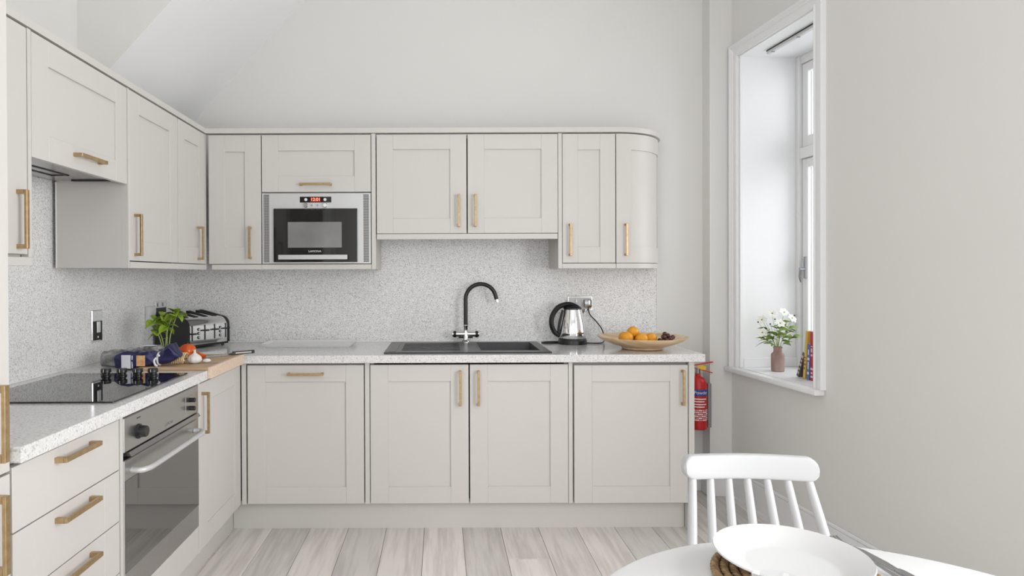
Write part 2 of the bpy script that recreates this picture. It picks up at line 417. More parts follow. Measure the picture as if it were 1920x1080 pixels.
BD = 3.130      # base door front plane (Y)
BZ0, BZ1 = .139, .827
UZ0, UZ1 = 1.327, 2.022
UD = 3.416      # upper door plane (Y)
LBX = -.985; LUX = -1.253

# ---- base units of the back run
def base_unit(x0, x1, label, name='base_cabinet'):
    t = thing(name, label, 'cabinet', (x0, BD, 0), 0, 'base cabinets')
    return t
t = base_unit(-.957, -.3755, 'base cabinet left of the sink, one door with a horizontal brass bar handle')
carcass(t, 0, .579, .57, BZ0, .836)
d = door(t, 0.002, .579, BZ0, BZ1); handle(d, .2935, .783, .176, False)
t = base_unit(-.350, .628, 'double-door base cabinet under the black sink with two upright brass handles')
carcass(t, 0, .978, .57, BZ0, .836, top=False)
d = door(t, 0, .488, BZ0, BZ1); handle(d, .445, .711)
d = door(t, .490, .978, BZ0, BZ1); handle(d, .534, .711)
t = base_unit(.650, 1.216, 'base cabinet at the right end of the run, single door with brass handle top right')
carcass(t, 0, .566, .57, BZ0, .836)
d = door(t, 0.003, .566, BZ0, BZ1-.004, y=-.004); handle(d, .535, .711, y=-.004)
MB().box(.569, .597, -.002, .58, 0, .836, .001).obj('end_panel', M['cab'], t)
# fillers between units
def filler(x0, x1, y, z0, z1, label, yy=.03):
    o = MB().box(x0, x1, 0, yy, z0, z1).obj('filler_strip', M['cab'], loc=(0, y, 0)); tag(o, label, 'trim strip'); return o
filler(-.982, -.960, BD+.001, BZ0, .836, 'narrow painted corner post left of the leftmost back-run base door')
filler(-.3745, -.3515, BD+.004, BZ0, .836, 'narrow painted strip between the two base cabinets left of centre')
filler(.6290, .6485, BD+.004, BZ0, .836, 'narrow painted strip between sink cabinet and right end base cabinet')
o = MB().box(-1.041, 1.216, 3.183, 3.199, 0, .138).obj('plinth', M['cab']); tag(o, 'long painted plinth board along the floor under the back run', 'plinth')
o = MB().box(-1.059, -1.043, 1.46, 3.199, 0, .138).obj('plinth', M['cab']); tag(o, 'painted plinth board along the floor under oven and drawers', 'plinth')

# ---- base units of the left run (local x = world Y, local -y = world +X)
def left_thing(name, label, y0, plane=LBX, cat='cabinet', group='base cabinets'):
    return thing(name, label, cat, (plane, y0, 0), PI/2, group)
t = left_thing('drawer_cabinet', 'stack of plain pale drawers with horizontal brass handles at lower left', 1.458)
carcass(t, 0, .488, .55, BZ0, .836)
zz = [.829, .674, .5165, .359, BZ0]
for i in range(4):
    z1, z0 = zz[i], zz[i+1]
    g = .0016
    m = MB()
    if i == 0: m.box(g, .486, 0, .02, z0+g, z1-g, .0012)
    else:
        m.box(g, .086, 0, .02, z0+g, z1-g, .0008).box(.086, .402, 0.0004, .02, z0+g, z1-g, .0008).box(.402, .486, 0, .02, z0+g, z1-g, .0008)
    d = m.obj('drawer', M['cab'], t)
    handle(d, .247, (z1-.031 if i < 3 else z1-.06), .172, False, t=.013)
t2 = left_thing('oven_housing', 'painted housing cabinet around the steel oven', 1.9485)
MB().box(0, .018, -.001, .55, BZ0, .836).box(.630, .645, -.001, .55, BZ0, .836).box(.018, .630, .0225, .55, BZ0, BZ0+.017).box(.018, .63, .03, .55, .236, .249).obj('carcass', M['cab'], t2)
door(t2, .016, .632, BZ0, .252, shaker=False, name='infill_panel')
t = left_thing('base_cabinet', 'corner base cabinet right of the oven with upright brass handle', 2.5955)
carcass(t, 0, .50, .55, BZ0, .836)
d = door(t, 0.001, .531, BZ0, BZ1, st=.085); handle(d, .025, .7025, .17)
# oven
t = thing('built_in_oven', 'stainless steel built-in oven with glass door and tubular handle', 'oven', (LBX-.010, 1.9685, 0), PI/2)
MB().box(.002, .608, .008, .50, .252, .829).obj('oven_body', M['black'], t)
m = MB().box(.003, .607, -.012, .008, .716, .826, .003)
cp = m.obj('control_panel', M['steel'], t)
MB().prism([(-.012, .712), (-.022, .700), (.004, .700), (.004, .714)], 'x', .03, .607).obj('panel_lip', M['steel'], cp)
dr = MB().box(.003, .607, -.012, .006, .252, .692, .003).obj('oven_door', M['steel'], t)
MB().box(.006, .604, -.0135, -.0118, .340, .628).obj('oven_window', M['ovenglass'], dr)
pts = [(.05, -.012, .651), (.05, -.04, .651), (.075, -.056, .651), (.13, -.06, .651), (.48, -.06, .651), (.535, -.056, .651), (.56, -.04, .651), (.56, -.012, .651)]
MB().tube(smooth_path(pts, 4), .0095, 12).obj('handle', M['silver'], dr)
k1 = MB().lathe([(.024, 0), (.024, .004), (.0195, .006), (.018, .026), (.0165, .028), (0, .028)], 24).xform(Matrix.Translation((.098, -.012, .763)) @ Matrix.Rotation(PI/2, 4, 'X')).obj('knob', M['black'], cp)
MB().box(.480, .548, -.0135, -.0115, .735, .797, .0005).obj('button_plate', M['steel'], cp)
for zq in (.782, .750):
    MB().lathe([(.009, 0), (.009, .022), (.007, .024), (0, .024)], 16).xform(Matrix.Translation((.516, -.012, zq)) @ Matrix.Rotation(PI/2, 4, 'X')).obj('button', M['black'], cp)
MB().box(.085, .111, -.0126, -.0115, .806, .809).obj('mark', M['black'], cp)
text('lettering', 'LAMONA', .016, M['dchrome'], cp, Matrix.Translation((.33, -.0122, .735)) @ FACE_Y, .0002)
# tall unit at the far left
t = left_thing('tall_cabinet', 'tall painted larder cabinet cut by the left picture edge', .86, group=None)
carcass(t, 0, .594, .55, BZ0, 2.70, mt=M['cab'])
d = door(t, .002, .594, .821, 2.70, shaker=True); handle(d, .538, .943, .17, t=.016)
d = door(t, .002, .594, BZ0, .819, shaker=True); handle(d, .538, .697, .175, t=.016)
MB().box(.0, .594, .055, .07, 0, .138).obj('kickboard', M['cab'], t)
# ================================================================ UPPER UNITS
def upper_left(name, y0, label): return thing(name, label, 'cabinet', (LUX, y0, 0), PI/2, 'wall cabinets')
def upper_back(name, x0, label): return thing(name, label, 'cabinet', (x0, UD, 0), 0, 'wall cabinets')
PB = 1.299   # bottom of light rail
def pelmet(t, x0, x1, z0=PB, z1=UZ0-.002, y0=-.0, yb=.02):
    MB().box(x0, x1, y0, yb, z0, z1, .001).obj('light_rail', M['cab'], t)
DL = .287; DB = .296
t = upper_left('wall_cabinet', 1.458, 'wall cabinet left of the extractor with a long upright brass handle')
carcass(t, 0, .497, DL, UZ0, 2.02, mt=M['cab']); d = door(t, 0, .478, UZ0+.005, UZ1); handle(d, .431, 1.437, .175, t=.013); pelmet(t, 0, .497)
MB().box(.4795, .497, 0, .022, UZ0, UZ1).obj('side_strip', M['cab'], t)
t = upper_left('extractor_cabinet', 1.9565, 'cabinet over the hob hiding the extractor, flap door with horizontal brass handle')
carcass(t, 0, .597, DL, 1.70, 2.02); d = door(t, .0, .597, 1.632, UZ1, st=.085); handle(d, .3055, 1.683, .168, False, t=.013)
t = upper_left('wall_cabinet', 2.5565, 'left-wall cabinet right of the extractor, single wide door with brass handle at its left edge')
carcass(t, 0, .488, DL, PB+.001, 2.02, mt=M['cab']); d = door(t, 0.012, .488, UZ0, UZ1); handle(d, .055, 1.435); pelmet(t, .018, .488)
MB().box(0, .0115, 0, .0258, PB, UZ1).obj('side_strip', M['cab'], t)
t = upper_left('wall_cabinet', 3.0475, 'narrow left-wall cabinet in the corner with brass handle near its right edge')
carcass(t, 0, .345, DL, UZ0, 2.02); d = door(t, 0, .345, UZ0, UZ1, st=.08); handle(d, .242, 1.435); pelmet(t, 0, .366)
MB().box(.3465, .3665, 0.001, .02, UZ0, UZ1).obj('side_strip', M['cab'], t)
t = upper_back('wall_cabinet', -1.249, 'narrow wall cabinet left of the microwave with upright brass handle')
carcass(t, .004, .29, DB, UZ0, 2.02); d = door(t, .005, .290, UZ0, UZ1, st=.087, rl=.09); handle(d, .232, 1.443); pelmet(t, .022, .290)
t = upper_back('microwave_cabinet', -.958, 'wall cabinet above the microwave with a lift-up door and horizontal brass handle')
x1 = .588
MB().box(0, .012, .0225, DB, UZ0, 2.02).box(x1-.012, x1, .0225, DB, UZ0, 2.02).box(.012, x1-.012, .0225, DB, 2.003, 2.02).box(.012, x1-.012, .0225, DB, 1.708, 1.722).box(.012, x1-.012, .0225, DB, UZ0, 1.334).obj('carcass', M['carc_shade'], t)
d = door(t, 0, x1, 1.712, UZ1, st=.088, rl=.085); handle(d, .293, 1.753, .17, False); pelmet(t, 0, x1)
MB().box(x1+.002, x1+.024, -.001, DB, PB, UZ1+.003).obj('end_panel', M['cab'], t)
t = upper_back('wall_cabinet', -.343, 'wide wall cabinet above the tap with two shaker doors and paired brass handles')
carcass(t, 0, .975, DB, 1.49, 2.02); pelmet(t, .002, .972, 1.458, 1.487)
d = door(t, 0, .486, 1.488, UZ1, rl=.08); handle(d, .442, 1.61)
d = door(t, .488, .975, 1.488, UZ1, rl=.08); handle(d, .530, 1.61)
t = upper_back('wall_cabinet', .6325, 'narrow wall cabinet right of the double one, door with brass handle at lower left')
MB().box(0, .020, 0, DB, PB, UZ1+.002).obj('end_panel', M['cab'], t)
carcass(t, .021, .308, DB, UZ0, 2.02); pelmet(t, .021, .308); d = door(t, .021, .308, UZ0, UZ1, st=.082, rl=.085); handle(d, .062, 1.452)
# curved end cabinet
t = upper_back('curved_wall_cabinet', .942, 'curved end wall cabinet at the right of the upper row')
Rr = .298
def arc_pts(r_out, n=18, x00=.0, straight=.012):
    pts = [(x00, Rr-r_out)]
    for i in range(n+1):
        a = PI/2*i/n
        pts.append((straight+r_out*math.sin(a), Rr-r_out*math.cos(a)))
    return pts
def arc_slab(m, ro, ri, z0, z1, a0=0.0, a1=PI/2, n=18, st=.012, flat=True):
    outer, inner = [], []
    if flat: outer.append((.0016, Rr-ro)); inner.append((.0016, Rr-ri))
    for i in range(n+1):
        a = a0+(a1-a0)*i/n
        outer.append((st+ro*math.sin(a), Rr-ro*math.cos(a))); inner.append((st+ri*math.sin(a), Rr-ri*math.cos(a)))
    rings = [[(o[0], o[1], z0), (o[0], o[1], z1), (q[0], q[1], z1), (q[0], q[1], z0)] for o, q in zip(outer, inner)]
    m.loft(rings)
m = MB()
z0, z1 = UZ0+.0016, UZ1-.0016
arc_slab(m, Rr, Rr-.02, z0, z0+.085, n=20); arc_slab(m, Rr, Rr-.02, z1-.085, z1, n=20)
arc_slab(m, Rr, Rr-.02, z0+.085, z1-.085, 0, .245, 4); arc_slab(m, Rr, Rr-.02, z0+.085, z1-.085, PI/2-.28, PI/2, 5, flat=False)
d = m.obj('door', M['cab'], t)
m = MB(); arc_slab(m, Rr-.008, Rr-.016, z0+.084, z1-.084, .24, PI/2-.27, 16, flat=False); m.obj('door_panel', M['cab'], d)
handle(d, .052, 1.452, y=.003)
m = MB()
fan = [(0, .29)]+arc_pts(Rr-.022)
m.prism([(0.001, .29)]+arc_pts(Rr-.022), 'z', UZ0, UZ0+.018).obj('bottom_shelf', M['carc_shade'], t)
MB().prism([(0.001, .29)]+arc_pts(Rr-.022), 'z', 2.002, 2.02).obj('top_shelf', M['carc_shade'], t)
m = MB(); arc_slab(m, Rr-.001, Rr-.02, PB, UZ0-.002); m.obj('light_rail', M['cab'], t)
# cornice over all uppers
m = MB()
CZ0, CZ1 = 2.027, 2.053
outer = [(LUX+.002, 1.458)]+[(LUX+.002, UD-.012)]+[(.942, UD-.012)]
for i in range(19):
    a = PI/2*i/18; outer.append((.954+(Rr+.012)*math.sin(a), UD+Rr-(Rr+.012)*math.cos(a)))
inner = [(LUX-.03, 1.458), (LUX-.03, UD+.03), (.942, UD+.03)]
for i in range(19):
    a = PI/2*i/18; inner.append((.954+(Rr-.03)*math.sin(a), UD+Rr-(Rr-.03)*math.cos(a)))
m.loft([[(o[0], o[1], CZ0), (o[0], o[1], CZ1), (q[0], q[1], CZ1), (q[0], q[1], CZ0)] for o, q in zip(outer, inner)])
o = m.obj('cornice', M['cab'], smooth=25); tag(o, 'painted cornice strip running along the top of all wall cabinets', 'cornice')

# extractor hood
t = thing('extractor_hood', 'grey built-in extractor underside over the hob', 'extractor', (LUX-.012, 1.9575, 1.647), PI/2)
MB().box(0.002, .594, 0.012, .27, 0, .05, .002).obj('hood_body', M['steel'], t)
m = MB().box(.01, .585, .02, .026, -.004, 0).box(.585, .589, .02, .26, -.003, 0)
m.obj('hood_lip', M['silver'], t)
for (a, b, c, e) in ((.03, .44, .13, .20),):
    w_ = .010
    MB().box(a, b, c, c+w_, -.003, 0).box(a, b, e-w_, e, -.003, 0).box(a, a+w_, c, e, -.003, 0).box(b-w_, b, c, e, -.003, 0).obj('filter_frame', M['black'], t)
MB().box(.555, .575, .045, .19, -.005, 0).obj('switch_slot', M['black'], t)
MB().box(.03, .43, .03, .11, -.002, 0).obj('filter', M['steel'], t)

# ================================================================ WORKTOP, SPLASHBACKS
xs = [-1.562, -.962, .195, .515, 1.289]; ys = [1.458, 3.098, 3.225, 3.625, 3.715]
def fil(i, j):
    if j == 0: return i == 0
    if i == 2 and j == 2: return False
    return True
o = slab(xs, ys, fil, .838, .876).obj('worktop', M['top'], smooth=0)
bv = o.modifiers.new('bevel', 'BEVEL'); bv.width = .003; bv.segments = 2; bv.limit_method = 'ANGLE'
tag(o, 'L-shaped pale speckled stone worktop', 'worktop')
o = MB().box(-1.558, 1.262, 3.717, WY-.0005, .877, 1.50).obj('splashback', M['speck']); tag(o, 'speckled grey splashback panel on the back wall behind the tap', 'splashback')
o = MB().box(WX+.0005, -1.560, 1.458, 3.716, .877, 1.70).obj('splashback', M['speck']); tag(o, 'speckled grey splashback panel on the left wall behind the hob', 'splashback')
o = MB().box(-1.560, 1.262, 3.712, 3.717, .8765, .881).box(-1.560, -1.556, 1.458, 3.712, .8765, .881).box(-1.560, -1.556, 3.712, 3.716, .877, 1.32).obj('sealant_bead', M['bead'])
tag(o, 'thin white sealant line where splashbacks meet worktop', 'sealant')
o = MB().box(1.262, 1.265, 3.714, 3.73, .877, 1.305).obj('edge_trim', M['bead']); tag(o, 'thin white edge strip at the right end of the back splashback', 'trim strip')
o = MB().box(-1.543, -1.538, 2.5535, 2.5560, 1.30, 1.645).obj('edge_trim', M['bead']); tag(o, 'thin white upright strip beside the cabinet side over the hob', 'trim strip')

# ================================================================ HOB
t = thing('hob', 'black glass ceramic hob let into the left worktop', 'hob', (-1.24, 2.2425, .8765))
MB().box(-.25, .233, -.2875, .2875, 0, .005, .0012).obj('glass_top', M['blackglass'], t)
for i, X in enumerate((-1.292, -1.230, -1.169, -1.111)):
    m = MB().lathe([(.018, 0), (.018, .004), (.0145, .006), (.0145, .013), (.019, .015), (.0185, .027), (.017, .029), (0, .029)], 24)
    kn = m.obj('knob', M['black'], t, loc=(X+1.24, .212, .005))
    MB().box(-.001, .001, -.0195, -.018, .016, .028).obj('pointer', M['print'], kn)

# ================================================================ SINK AND TAP
t = thing('sink', 'black composite sink with ribbed drainer on the left and bowl on the right', 'sink', (0, 0, .8765))
sx = [-.283, .205, .505, .553]; sy = [3.158, 3.215, 3.235, 3.615, 3.668]
o = slab(sx, sy, lambda i, j: not (i == 1 and j == 2), 0, .006).obj('rim', M['sink'], t, smooth=0)
bv = o.modifiers.new('bevel', 'BEVEL'); bv.width = .0015; bv.limit_method = 'ANGLE'
m = MB()
a0, a1, b0, b1 = .205, .505, 3.235, 3.615
it = .03
O = [(a0, b0), (a1, b0), (a1, b1), (a0, b1)]; I = [(a0+it, b0+it*.6), (a1-it, b0+it*.6), (a1-it, b1-it), (a0+it, b1-it)]
vt = [m.bm.verts.new((x, y, .0055)) for x, y in O]; vb = [m.bm.verts.new((x, y, -.17)) for x, y in I]
for i in range(4): m.face([vt[i], vt[(i+1) % 4], vb[(i+1) % 4], vb[i]])
m.face(vb)
bs = m.obj('basin', M['sink'], t, smooth=0)
MB().lathe([(.04, 0), (.04, .003), (.03, .002), (0, .002)], 24, (.355, 3.43, -.17)).obj('drain', M['chrome'], bs)
for i in range(5):
    y = 3.26+i*.07
    MB().box(-.20, .10, y, y+.014, .006, .0085, .001).obj('drainer_rib', M['sink'], t)
MB().box(-.262, -.225, 3.19, 3.64, .006, .007).obj('drainer_end', M['sink'], t)
t = thing('tap', 'tall black swan-neck kitchen tap with chrome cross body behind the sink', 'tap', (.143, 3.64, .8825))
MB().lathe([(.029, 0), (.029, .004), (.020, .012), (.016, .018), (.016, .04), (.013, .05), (.013, .085), (.015, .09), (.015, .098), (0, .098)], 24).obj('tap_body', M['chrome'], t)
MB().tube([(-.055, 0, .045), (.055, 0, .045)], .0145, 16).obj('cross_body', M['chrome'], t)
for s in (-1, 1):
    kn = MB().tube([(s*.055, 0, .045), (s*.070, 0, .045)], .0185, 20).obj('tap_handle', M['black'], t)
    MB().tube([(s*.0705, 0, .045), (s*.076, 0, .045)], .015, 16).obj('handle_cap', M['chrome'], kn)
MB().tube([(-.04, -.002, .028), (.04, -.002, .028)], .006, 8).obj('lever', M['black'], t)
R = .0865
p = [(0, 0, .095), (0, 0, .16), (0, 0, .245)]
for i in range(1, 21):
    a = PI*i/20*0.93; p.append((R-R*math.cos(a), 0, .245+R*math.sin(a)))
lx, _, lz = p[-1]; p.append((lx+.006, 0, lz-.02))
MB().tube(p, .0115, 14).obj('spout', M['black'], t)
MB().tube([(lx+.006, 0, lz-.02), (lx+.009, 0, lz-.037)], .0115, 14).obj('spout_tip', M['chrome'], t)

# ================================================================ MICROWAVE
t = thing('microwave', 'silver built-in microwave with black glass door and red clock', 'microwave', (-.958, UD, 1.335))
MB().box(.016, .572, .03, .27, .002, .36).obj('body', M['black'], t)
fr = MB().box(.003, .010, .0, .024, -.005, .372).box(.040, .545, .0, .024, -.005, .372, .001).box(.575, .585, .0, .024, -.005, .372).box(.010, .040, .0, .024, .366, .372).box(.010, .040, .0, .024, -.005, .002).box(.545, .575, .0, .024, .366, .372).box(.545, .575, .0, .024, -.005, .002).obj('front_frame', M['silver'], t)
def vent(x0, x1):
    nb = 6; nr = 42; z0, z1 = .002, .366
    MB().box(x0, x1, .012, .014, z0, z1).obj('vent_recess', M['gap'], fr)
    m = MB()
    for i in range(nb):
        x = x0+(x1-x0)*i/(nb-1); m.box(x-.0008, x+.0008, .0008, .0035, z0, z1)
    for j in range(nr+1):
        z = z0+(z1-z0)*j/nr; m.box(x0, x1, .0006, .0033, z-.0010, z+.0010)
    m.obj('vent_grille', M['silver'], fr)
vent(.010, .040); vent(.545, .575)
dr = MB().box(.066, .514, -.012, .004, .003, .289, .002).obj('microwave_door', M['mwglass'], t)
MB().box(.143, .431, -.0130, -.0118, .080, .217).obj('door_window', M['mwwin'], dr)
MB().box(.097, .464, -.040, -.030, .016, .041, .002).box(.11, .13, -.030, -.012, .020, .037).box(.43, .45, -.030, -.012, .020, .037).obj('handle', M['silver'], dr)
text('lettering', 'LAMONA', .0155, M['print'], dr, Matrix.Translation((.287, -.0125, .060)) @ FACE_Y, .0003, 1.05)
for i in range(4): MB().box(.235+i*.029, .257+i*.029, -.0128, -.0118, .280, .287).obj('door_notch', M['gap'], dr)
pn = MB().box(.206, .374, -.002, .0012, .322, .353).obj('display_panel', M['mwglass'], fr)
MB().box(.262, .318, -.0026, -.0015, .325, .350).obj('display', M['digitback'], pn)
text('clock_digits', '12:01', .024, M['digit'], pn, Matrix.Translation((.290, -.0032, .3375)) @ FACE_Y, .0003)
for x in (.238, .341): MB().lathe([(.008, 0), (.008, .003), (.0, .004)], 20).xform(Matrix.Translation((x, -.002, .3375)) @ Matrix.Rotation(PI/2, 4, 'X')).obj('indicator_button', M['print'], pn)
for x, r in ((.238, .0125), (.341, .0125), (.272, .005), (.303, .005)):
    MB().lathe([(r, 0), (r, .010), (r*.85, .013), (0, .013)], 20).xform(Matrix.Translation((x, .0, .307)) @ Matrix.Rotation(PI/2, 4, 'X')).obj('dial', M['chrome'], fr)

# ================================================================ SOCKETS
t = thing('cooker_switch', 'chrome cooker switch plate with white rocker on the left splashback', 'switch', (-1.5595, 2.877, 1.042), PI/2)
MB().box(-.043, .043, -.008, 0, -.071, .071, .002).obj('plate', M['chrome'], t)
MB().box(-.036, .038, -.010, -.008, -.064, .022, .001).obj('insert', M['black'], t)
MB().box(-.014, .014, -.016, -.010, -.03, .02, .002).obj('rocker', M['white'], t)
MB().box(-.004, .004, -.0115, -.010, -.054, -.046).obj('neon', M['print'], t)
t = thing('wall_socket', 'chrome socket plate on the left splashback near the corner, behind the basil', 'socket', (-1.5595, 3.535, 1.085), PI/2)
MB().box(-.073, .073, -.008, 0, -.043, .043, .002).obj('plate', M['chrome'], t)
MB().box(-.06, .06, -.010, -.008, -.034, .006, .001).obj('insert', M['black'], t)
MB().box(.02, .045, -.016, -.010, .012, .032, .002).obj('rocker', M['white'], t)
MB().box(-.045, -.02, -.016, -.010, .012, .032, .002).obj('rocker', M['white'], t)
o = MB().box(-.045, .045, -.022, 0, -.055, .05, .005, 2).obj('plug_in_adapter', M['white'], loc=(-1.5595, 3.40, 1.055), rz=PI/2); tag(o, 'white plug-in box on the left splashback behind the basil', 'adapter')
t = thing('wall_socket', 'chrome double socket on the back splashback above the kettle', 'socket', (.812, 3.7165, 1.098))
MB().box(-.074, .074, -.008, 0, -.043, .043, .002).obj('plate', M['chrome'], t)
MB().box(-.064, .064, -.009, -.008, -.034, .034, .001).obj('insert', M['white'], t)
for x in (-.022, .012): MB().box(x-.006, x+.006, -.014, -.009, .004, .026, .002).obj('rocker', M['silver'], t)
# ================================================================ KETTLE
t = thing('kettle', 'chrome kettle with black handle and lid on the worktop right of the sink', 'kettle', (.742, 3.585, .8765))
MB().lathe([(.080, 0), (.080, .018), (.076, .030), (.074, .032), (0, .032)], 36).obj('power_base', M['black'], t)
MB().lathe([(.072, .032), (.0765, .045), (.076, .07), (.071, .11), (.062, .15), (.054, .18), (.050, .196), (0, .197)], 40).obj('kettle_body', M['chrome'], t)
m = MB().lathe([(.052, .194), (.050, .203), (.040, .212), (.0, .216)], 32)
m.obj('lid', M['black'], t)
# lid ridge + handle (towards the left)
p = smooth_path([(.030, 0, .205), (.0, 0, .219), (-.035, 0, .222), (-.080, 0, .205), (-.112, 0, .160), (-.118, 0, .11), (-.100, 0, .065), (-.072, 0, .045)], 6)
MB().tube(p, [.015+.003*math.sin(i/len(p)*PI) for i in range(len(p))], 12, flat=.8).obj('handle', M['black'], t)
MB().tube(smooth_path([(-.052, 0, .19), (-.066, 0, .14), (-.076, 0, .09), (-.078, 0, .05)], 5), .009, 10).obj('handle_mount', M['black'], t)
m = MB(); m.loft([[(.040, -.018, .193), (.040, .018, .193), (.055, .010, .150), (.055, -.010, .150)], [(.072, -.006, .196), (.072, .006, .196), (.062, .004, .168), (.062, -.004, .168)]]); m.obj('spout', M['chrome'], t)
c = smooth_path([(.857, 3.693, 1.075), (.865, 3.692, 1.035), (.905, 3.69, .99), (.935, 3.685, .945), (.940, 3.66, .895), (.915, 3.60, .881), (.87, 3.57, .8805), (.823, 3.585, .8805)], 6)
o = MB().tube(c, .0035, 8).obj('power_cord', M['black']); tag(o, 'black power cord hanging from the socket beside the kettle', 'cord')
MB().box(-.021, .021, -.035, 0, -.024, .024, .006, 2).obj('plug', M['dchrome'], loc=None, parent=o)
o.children[0].location = (.852, 3.703, 1.098)
c = smooth_path([(.661, 3.60, .8805), (.62, 3.58, .8805), (.585, 3.59, .8805), (.575, 3.62, .8805), (.60, 3.645, .8805), (.66, 3.655, .8805), (.70, 3.668, .8805)], 6)
MB().tube(c, .004, 8).obj('cord_loop', M['black'], o)

# ================================================================ PLATTER AND FRUIT
PC = (1.056, 3.335, .8765)
t = thing('fruit_platter', 'shallow round wooden platter holding fruit at the right end of the worktop', 'platter', PC)
MB().lathe([(.095, 0), (.105, .003), (.107, .012), (.150, .024), (.205, .046), (.228, .062), (.230, .066), (.226, .066), (.19, .049), (.12, .030), (.06, .024), (0, .023)], 64).obj('dish', M['platter'], t)
base = .023
def fruit(name, x, y, z, r, label, mt, grp, cat, sq=.93, n=18):
    m = MB(); m.ball((0, 0, 0), r, r, r*sq, n, 12)
    o = m.obj(name, mt, loc=(PC[0]+x, PC[1]+y, PC[2]+z), smooth=60); o.rotation_euler = (random.uniform(-.3, .3), random.uniform(-.3, .3), random.random()*6)
    return tag(o, label, cat, grp)
OR = [(-.093, -.040, .0335, 'orange at the left front of the pile on the platter'), (-.018, -.045, .0325, 'orange at the middle front of the pile on the platter'),
      (.042, -.010, .031, 'orange at the right of the pile, next to the dark fruit'), (-.085, .030, .031, 'orange at the left back of the pile on the platter'),
      (-.020, .022, .030, 'orange at the right back of the pile, half hidden'), ]
for x, y, r, lb in OR:
    rr = math.hypot(x, y); zb = .0245+max(0, (rr-.06)*.12)+r*.96
    o = fruit('orange', x, y, zb, r, lb, M['orange'], 'oranges on the platter', 'orange')
    MB().lathe([(.004, 0), (.003, .002), (0, .002)], 8).obj('stem_button', M['stem'], o, loc=(0, 0, r*.92))
o = fruit('orange', -.050, -.006, .0885, .031, 'orange sitting on top of the pile', M['orange'], 'oranges on the platter', 'orange')
MB().lathe([(.004, 0), (.003, .002), (0, .002)], 8).obj('stem_button', M['stem'], o, loc=(0, 0, .031*.92))
gp = [(.090, -.045), (.112, -.040), (.134, -.030), (.102, -.018), (.126, -.008), (.148, -.012), (.095, .008), (.118, .016), (.142, .012), (.161, .004)]
for x, y in gp:
    rr = math.hypot(x, y)
    fruit('grape', x, y, .032+max(0, (rr-.09)*.26)+.009, .0125, 'glossy dark purple grape in the small heap at the right of the platter', M['grape'], 'dark grapes on the platter', 'grape', .95, 12)
for x, y in ((.104, -.032), (.128, -.020), (.110, -.002), (.134, .002)):
    rr = math.hypot(x, y)
    fruit('grape', x, y, .052+max(0, (rr-.09)*.26)+.006, .0125, 'glossy dark purple grape in the small heap at the right of the platter', M['grape'], 'dark grapes on the platter', 'grape', .95, 12)
fruit('grape', .112, -.018, .078, .0125, 'dark purple grape on top of the heap at the right of the platter', M['grape'], 'dark grapes on the platter', 'grape', .95, 12)

# ================================================================ WHITE TRAY
t = thing('serving_tray', 'flat white rectangular tray on the worktop left of the sink', 'tray', (-.722, 3.535, .8765))
m = MB(); m.loft([[(-.225, -.085, 0), (.225, -.085, 0), (.225, .085, 0), (-.225, .085, 0)], [(-.235, -.095, .010), (.235, -.095, .010), (.235, .095, .010), (-.235, .095, .010)]]); m.obj('tray_base', M['tray'], t, smooth=0)
m = MB()
m.loft([[(-.236, -.098, .010), (.236, -.098, .010), (.236, .098, .010), (-.236, .098, .010)], [(-.248, -.110, .021), (.248, -.110, .021), (.248, .110, .021), (-.248, .110, .021)], [(-.242, -.104, .021), (.242, -.104, .021), (.242, .104, .021), (-.242, .104, .021)], [(-.230, -.092, .0125), (.230, -.092, .0125), (.230, .092, .0125), (-.230, .092, .0125)]]).obj('tray_rim', M['tray'], t, smooth=0)

# ================================================================ TOASTER
t = thing('toaster', 'chrome four-slice toaster with black ends in the corner', 'toaster', (-1.262, 3.468, .8765), math.radians(64.5))
def tprof(d, h, z0):
    P = [(0, z0), (d, z0), (d, h-.05)]
    for i in range(7): q = PI/2*i/6; P.append((d-.035+.035*math.cos(q), h-.035+.035*math.sin(q)))
    r = .052; hf = h-.030
    for i in range(8): q = PI/2+(PI/2)*i/7; P.append((r+r*math.cos(q), hf-r+r*math.sin(q)))
    return P
MB().prism(tprof(.235, .194, .022), 'x', -.135, .135).obj('housing', M['chrome'], t, smooth=40)
for s in (-1, 1):
    P = [(y-.003 if y < .1 else y+.003, z+(.002 if z > .1 else -.002)) for y, z in tprof(.235, .194, .022)]
    MB().prism(P, 'x', s*.135, s*.150).obj('end_cap', M['black'], t, smooth=40)
MB().box(-.148, .148, .006, .229, .010, .022).obj('base', M['black'], t)
for sx_ in (-.12, .12):
    for sy_ in (.02, .18): MB().lathe([(.008, 0), (.008, .010), (0, .010)], 10, (sx_, sy_, 0)).obj('foot', M['black'], t)
for x in (-.102, -.034, .034, .102):
    MB().box(-.0145, .0145, -.068, .068, -.002, .0012).xform(Matrix.Translation((x, .125, .1795)) @ Matrix.Rotation(.198, 4, 'X')).obj('slot', M['gap'], t)
for i, x in enumerate((-.118, -.030, .040, .122)):
    MB().box(x-.0028, x+.0028, -.0025, .002, .045, .125).obj('lever_slit', M['black'], t)
    MB().box(x-.016, x+.016, -.020, -.0025, .092 if i else .078, .100 if i else .086, .002).obj('lever', M['black'], t)
for x in (-.074, .082):
    for z in (.060, .082, .104):
        b_ = MB().lathe([(.008, 0), (.008, .003), (.0055, .004), (0, .004)], 16).xform(Matrix.Translation((x, 0, z)) @ Matrix.Rotation(PI/2, 4, 'X')).obj('button', M['black'], t)
        MB().lathe([(.005, .004), (.0048, .0048), (0, .005)], 12).xform(Matrix.Translation((x, 0, z)) @ Matrix.Rotation(PI/2, 4, 'X')).obj('button_cap', M['chrome'], b_)

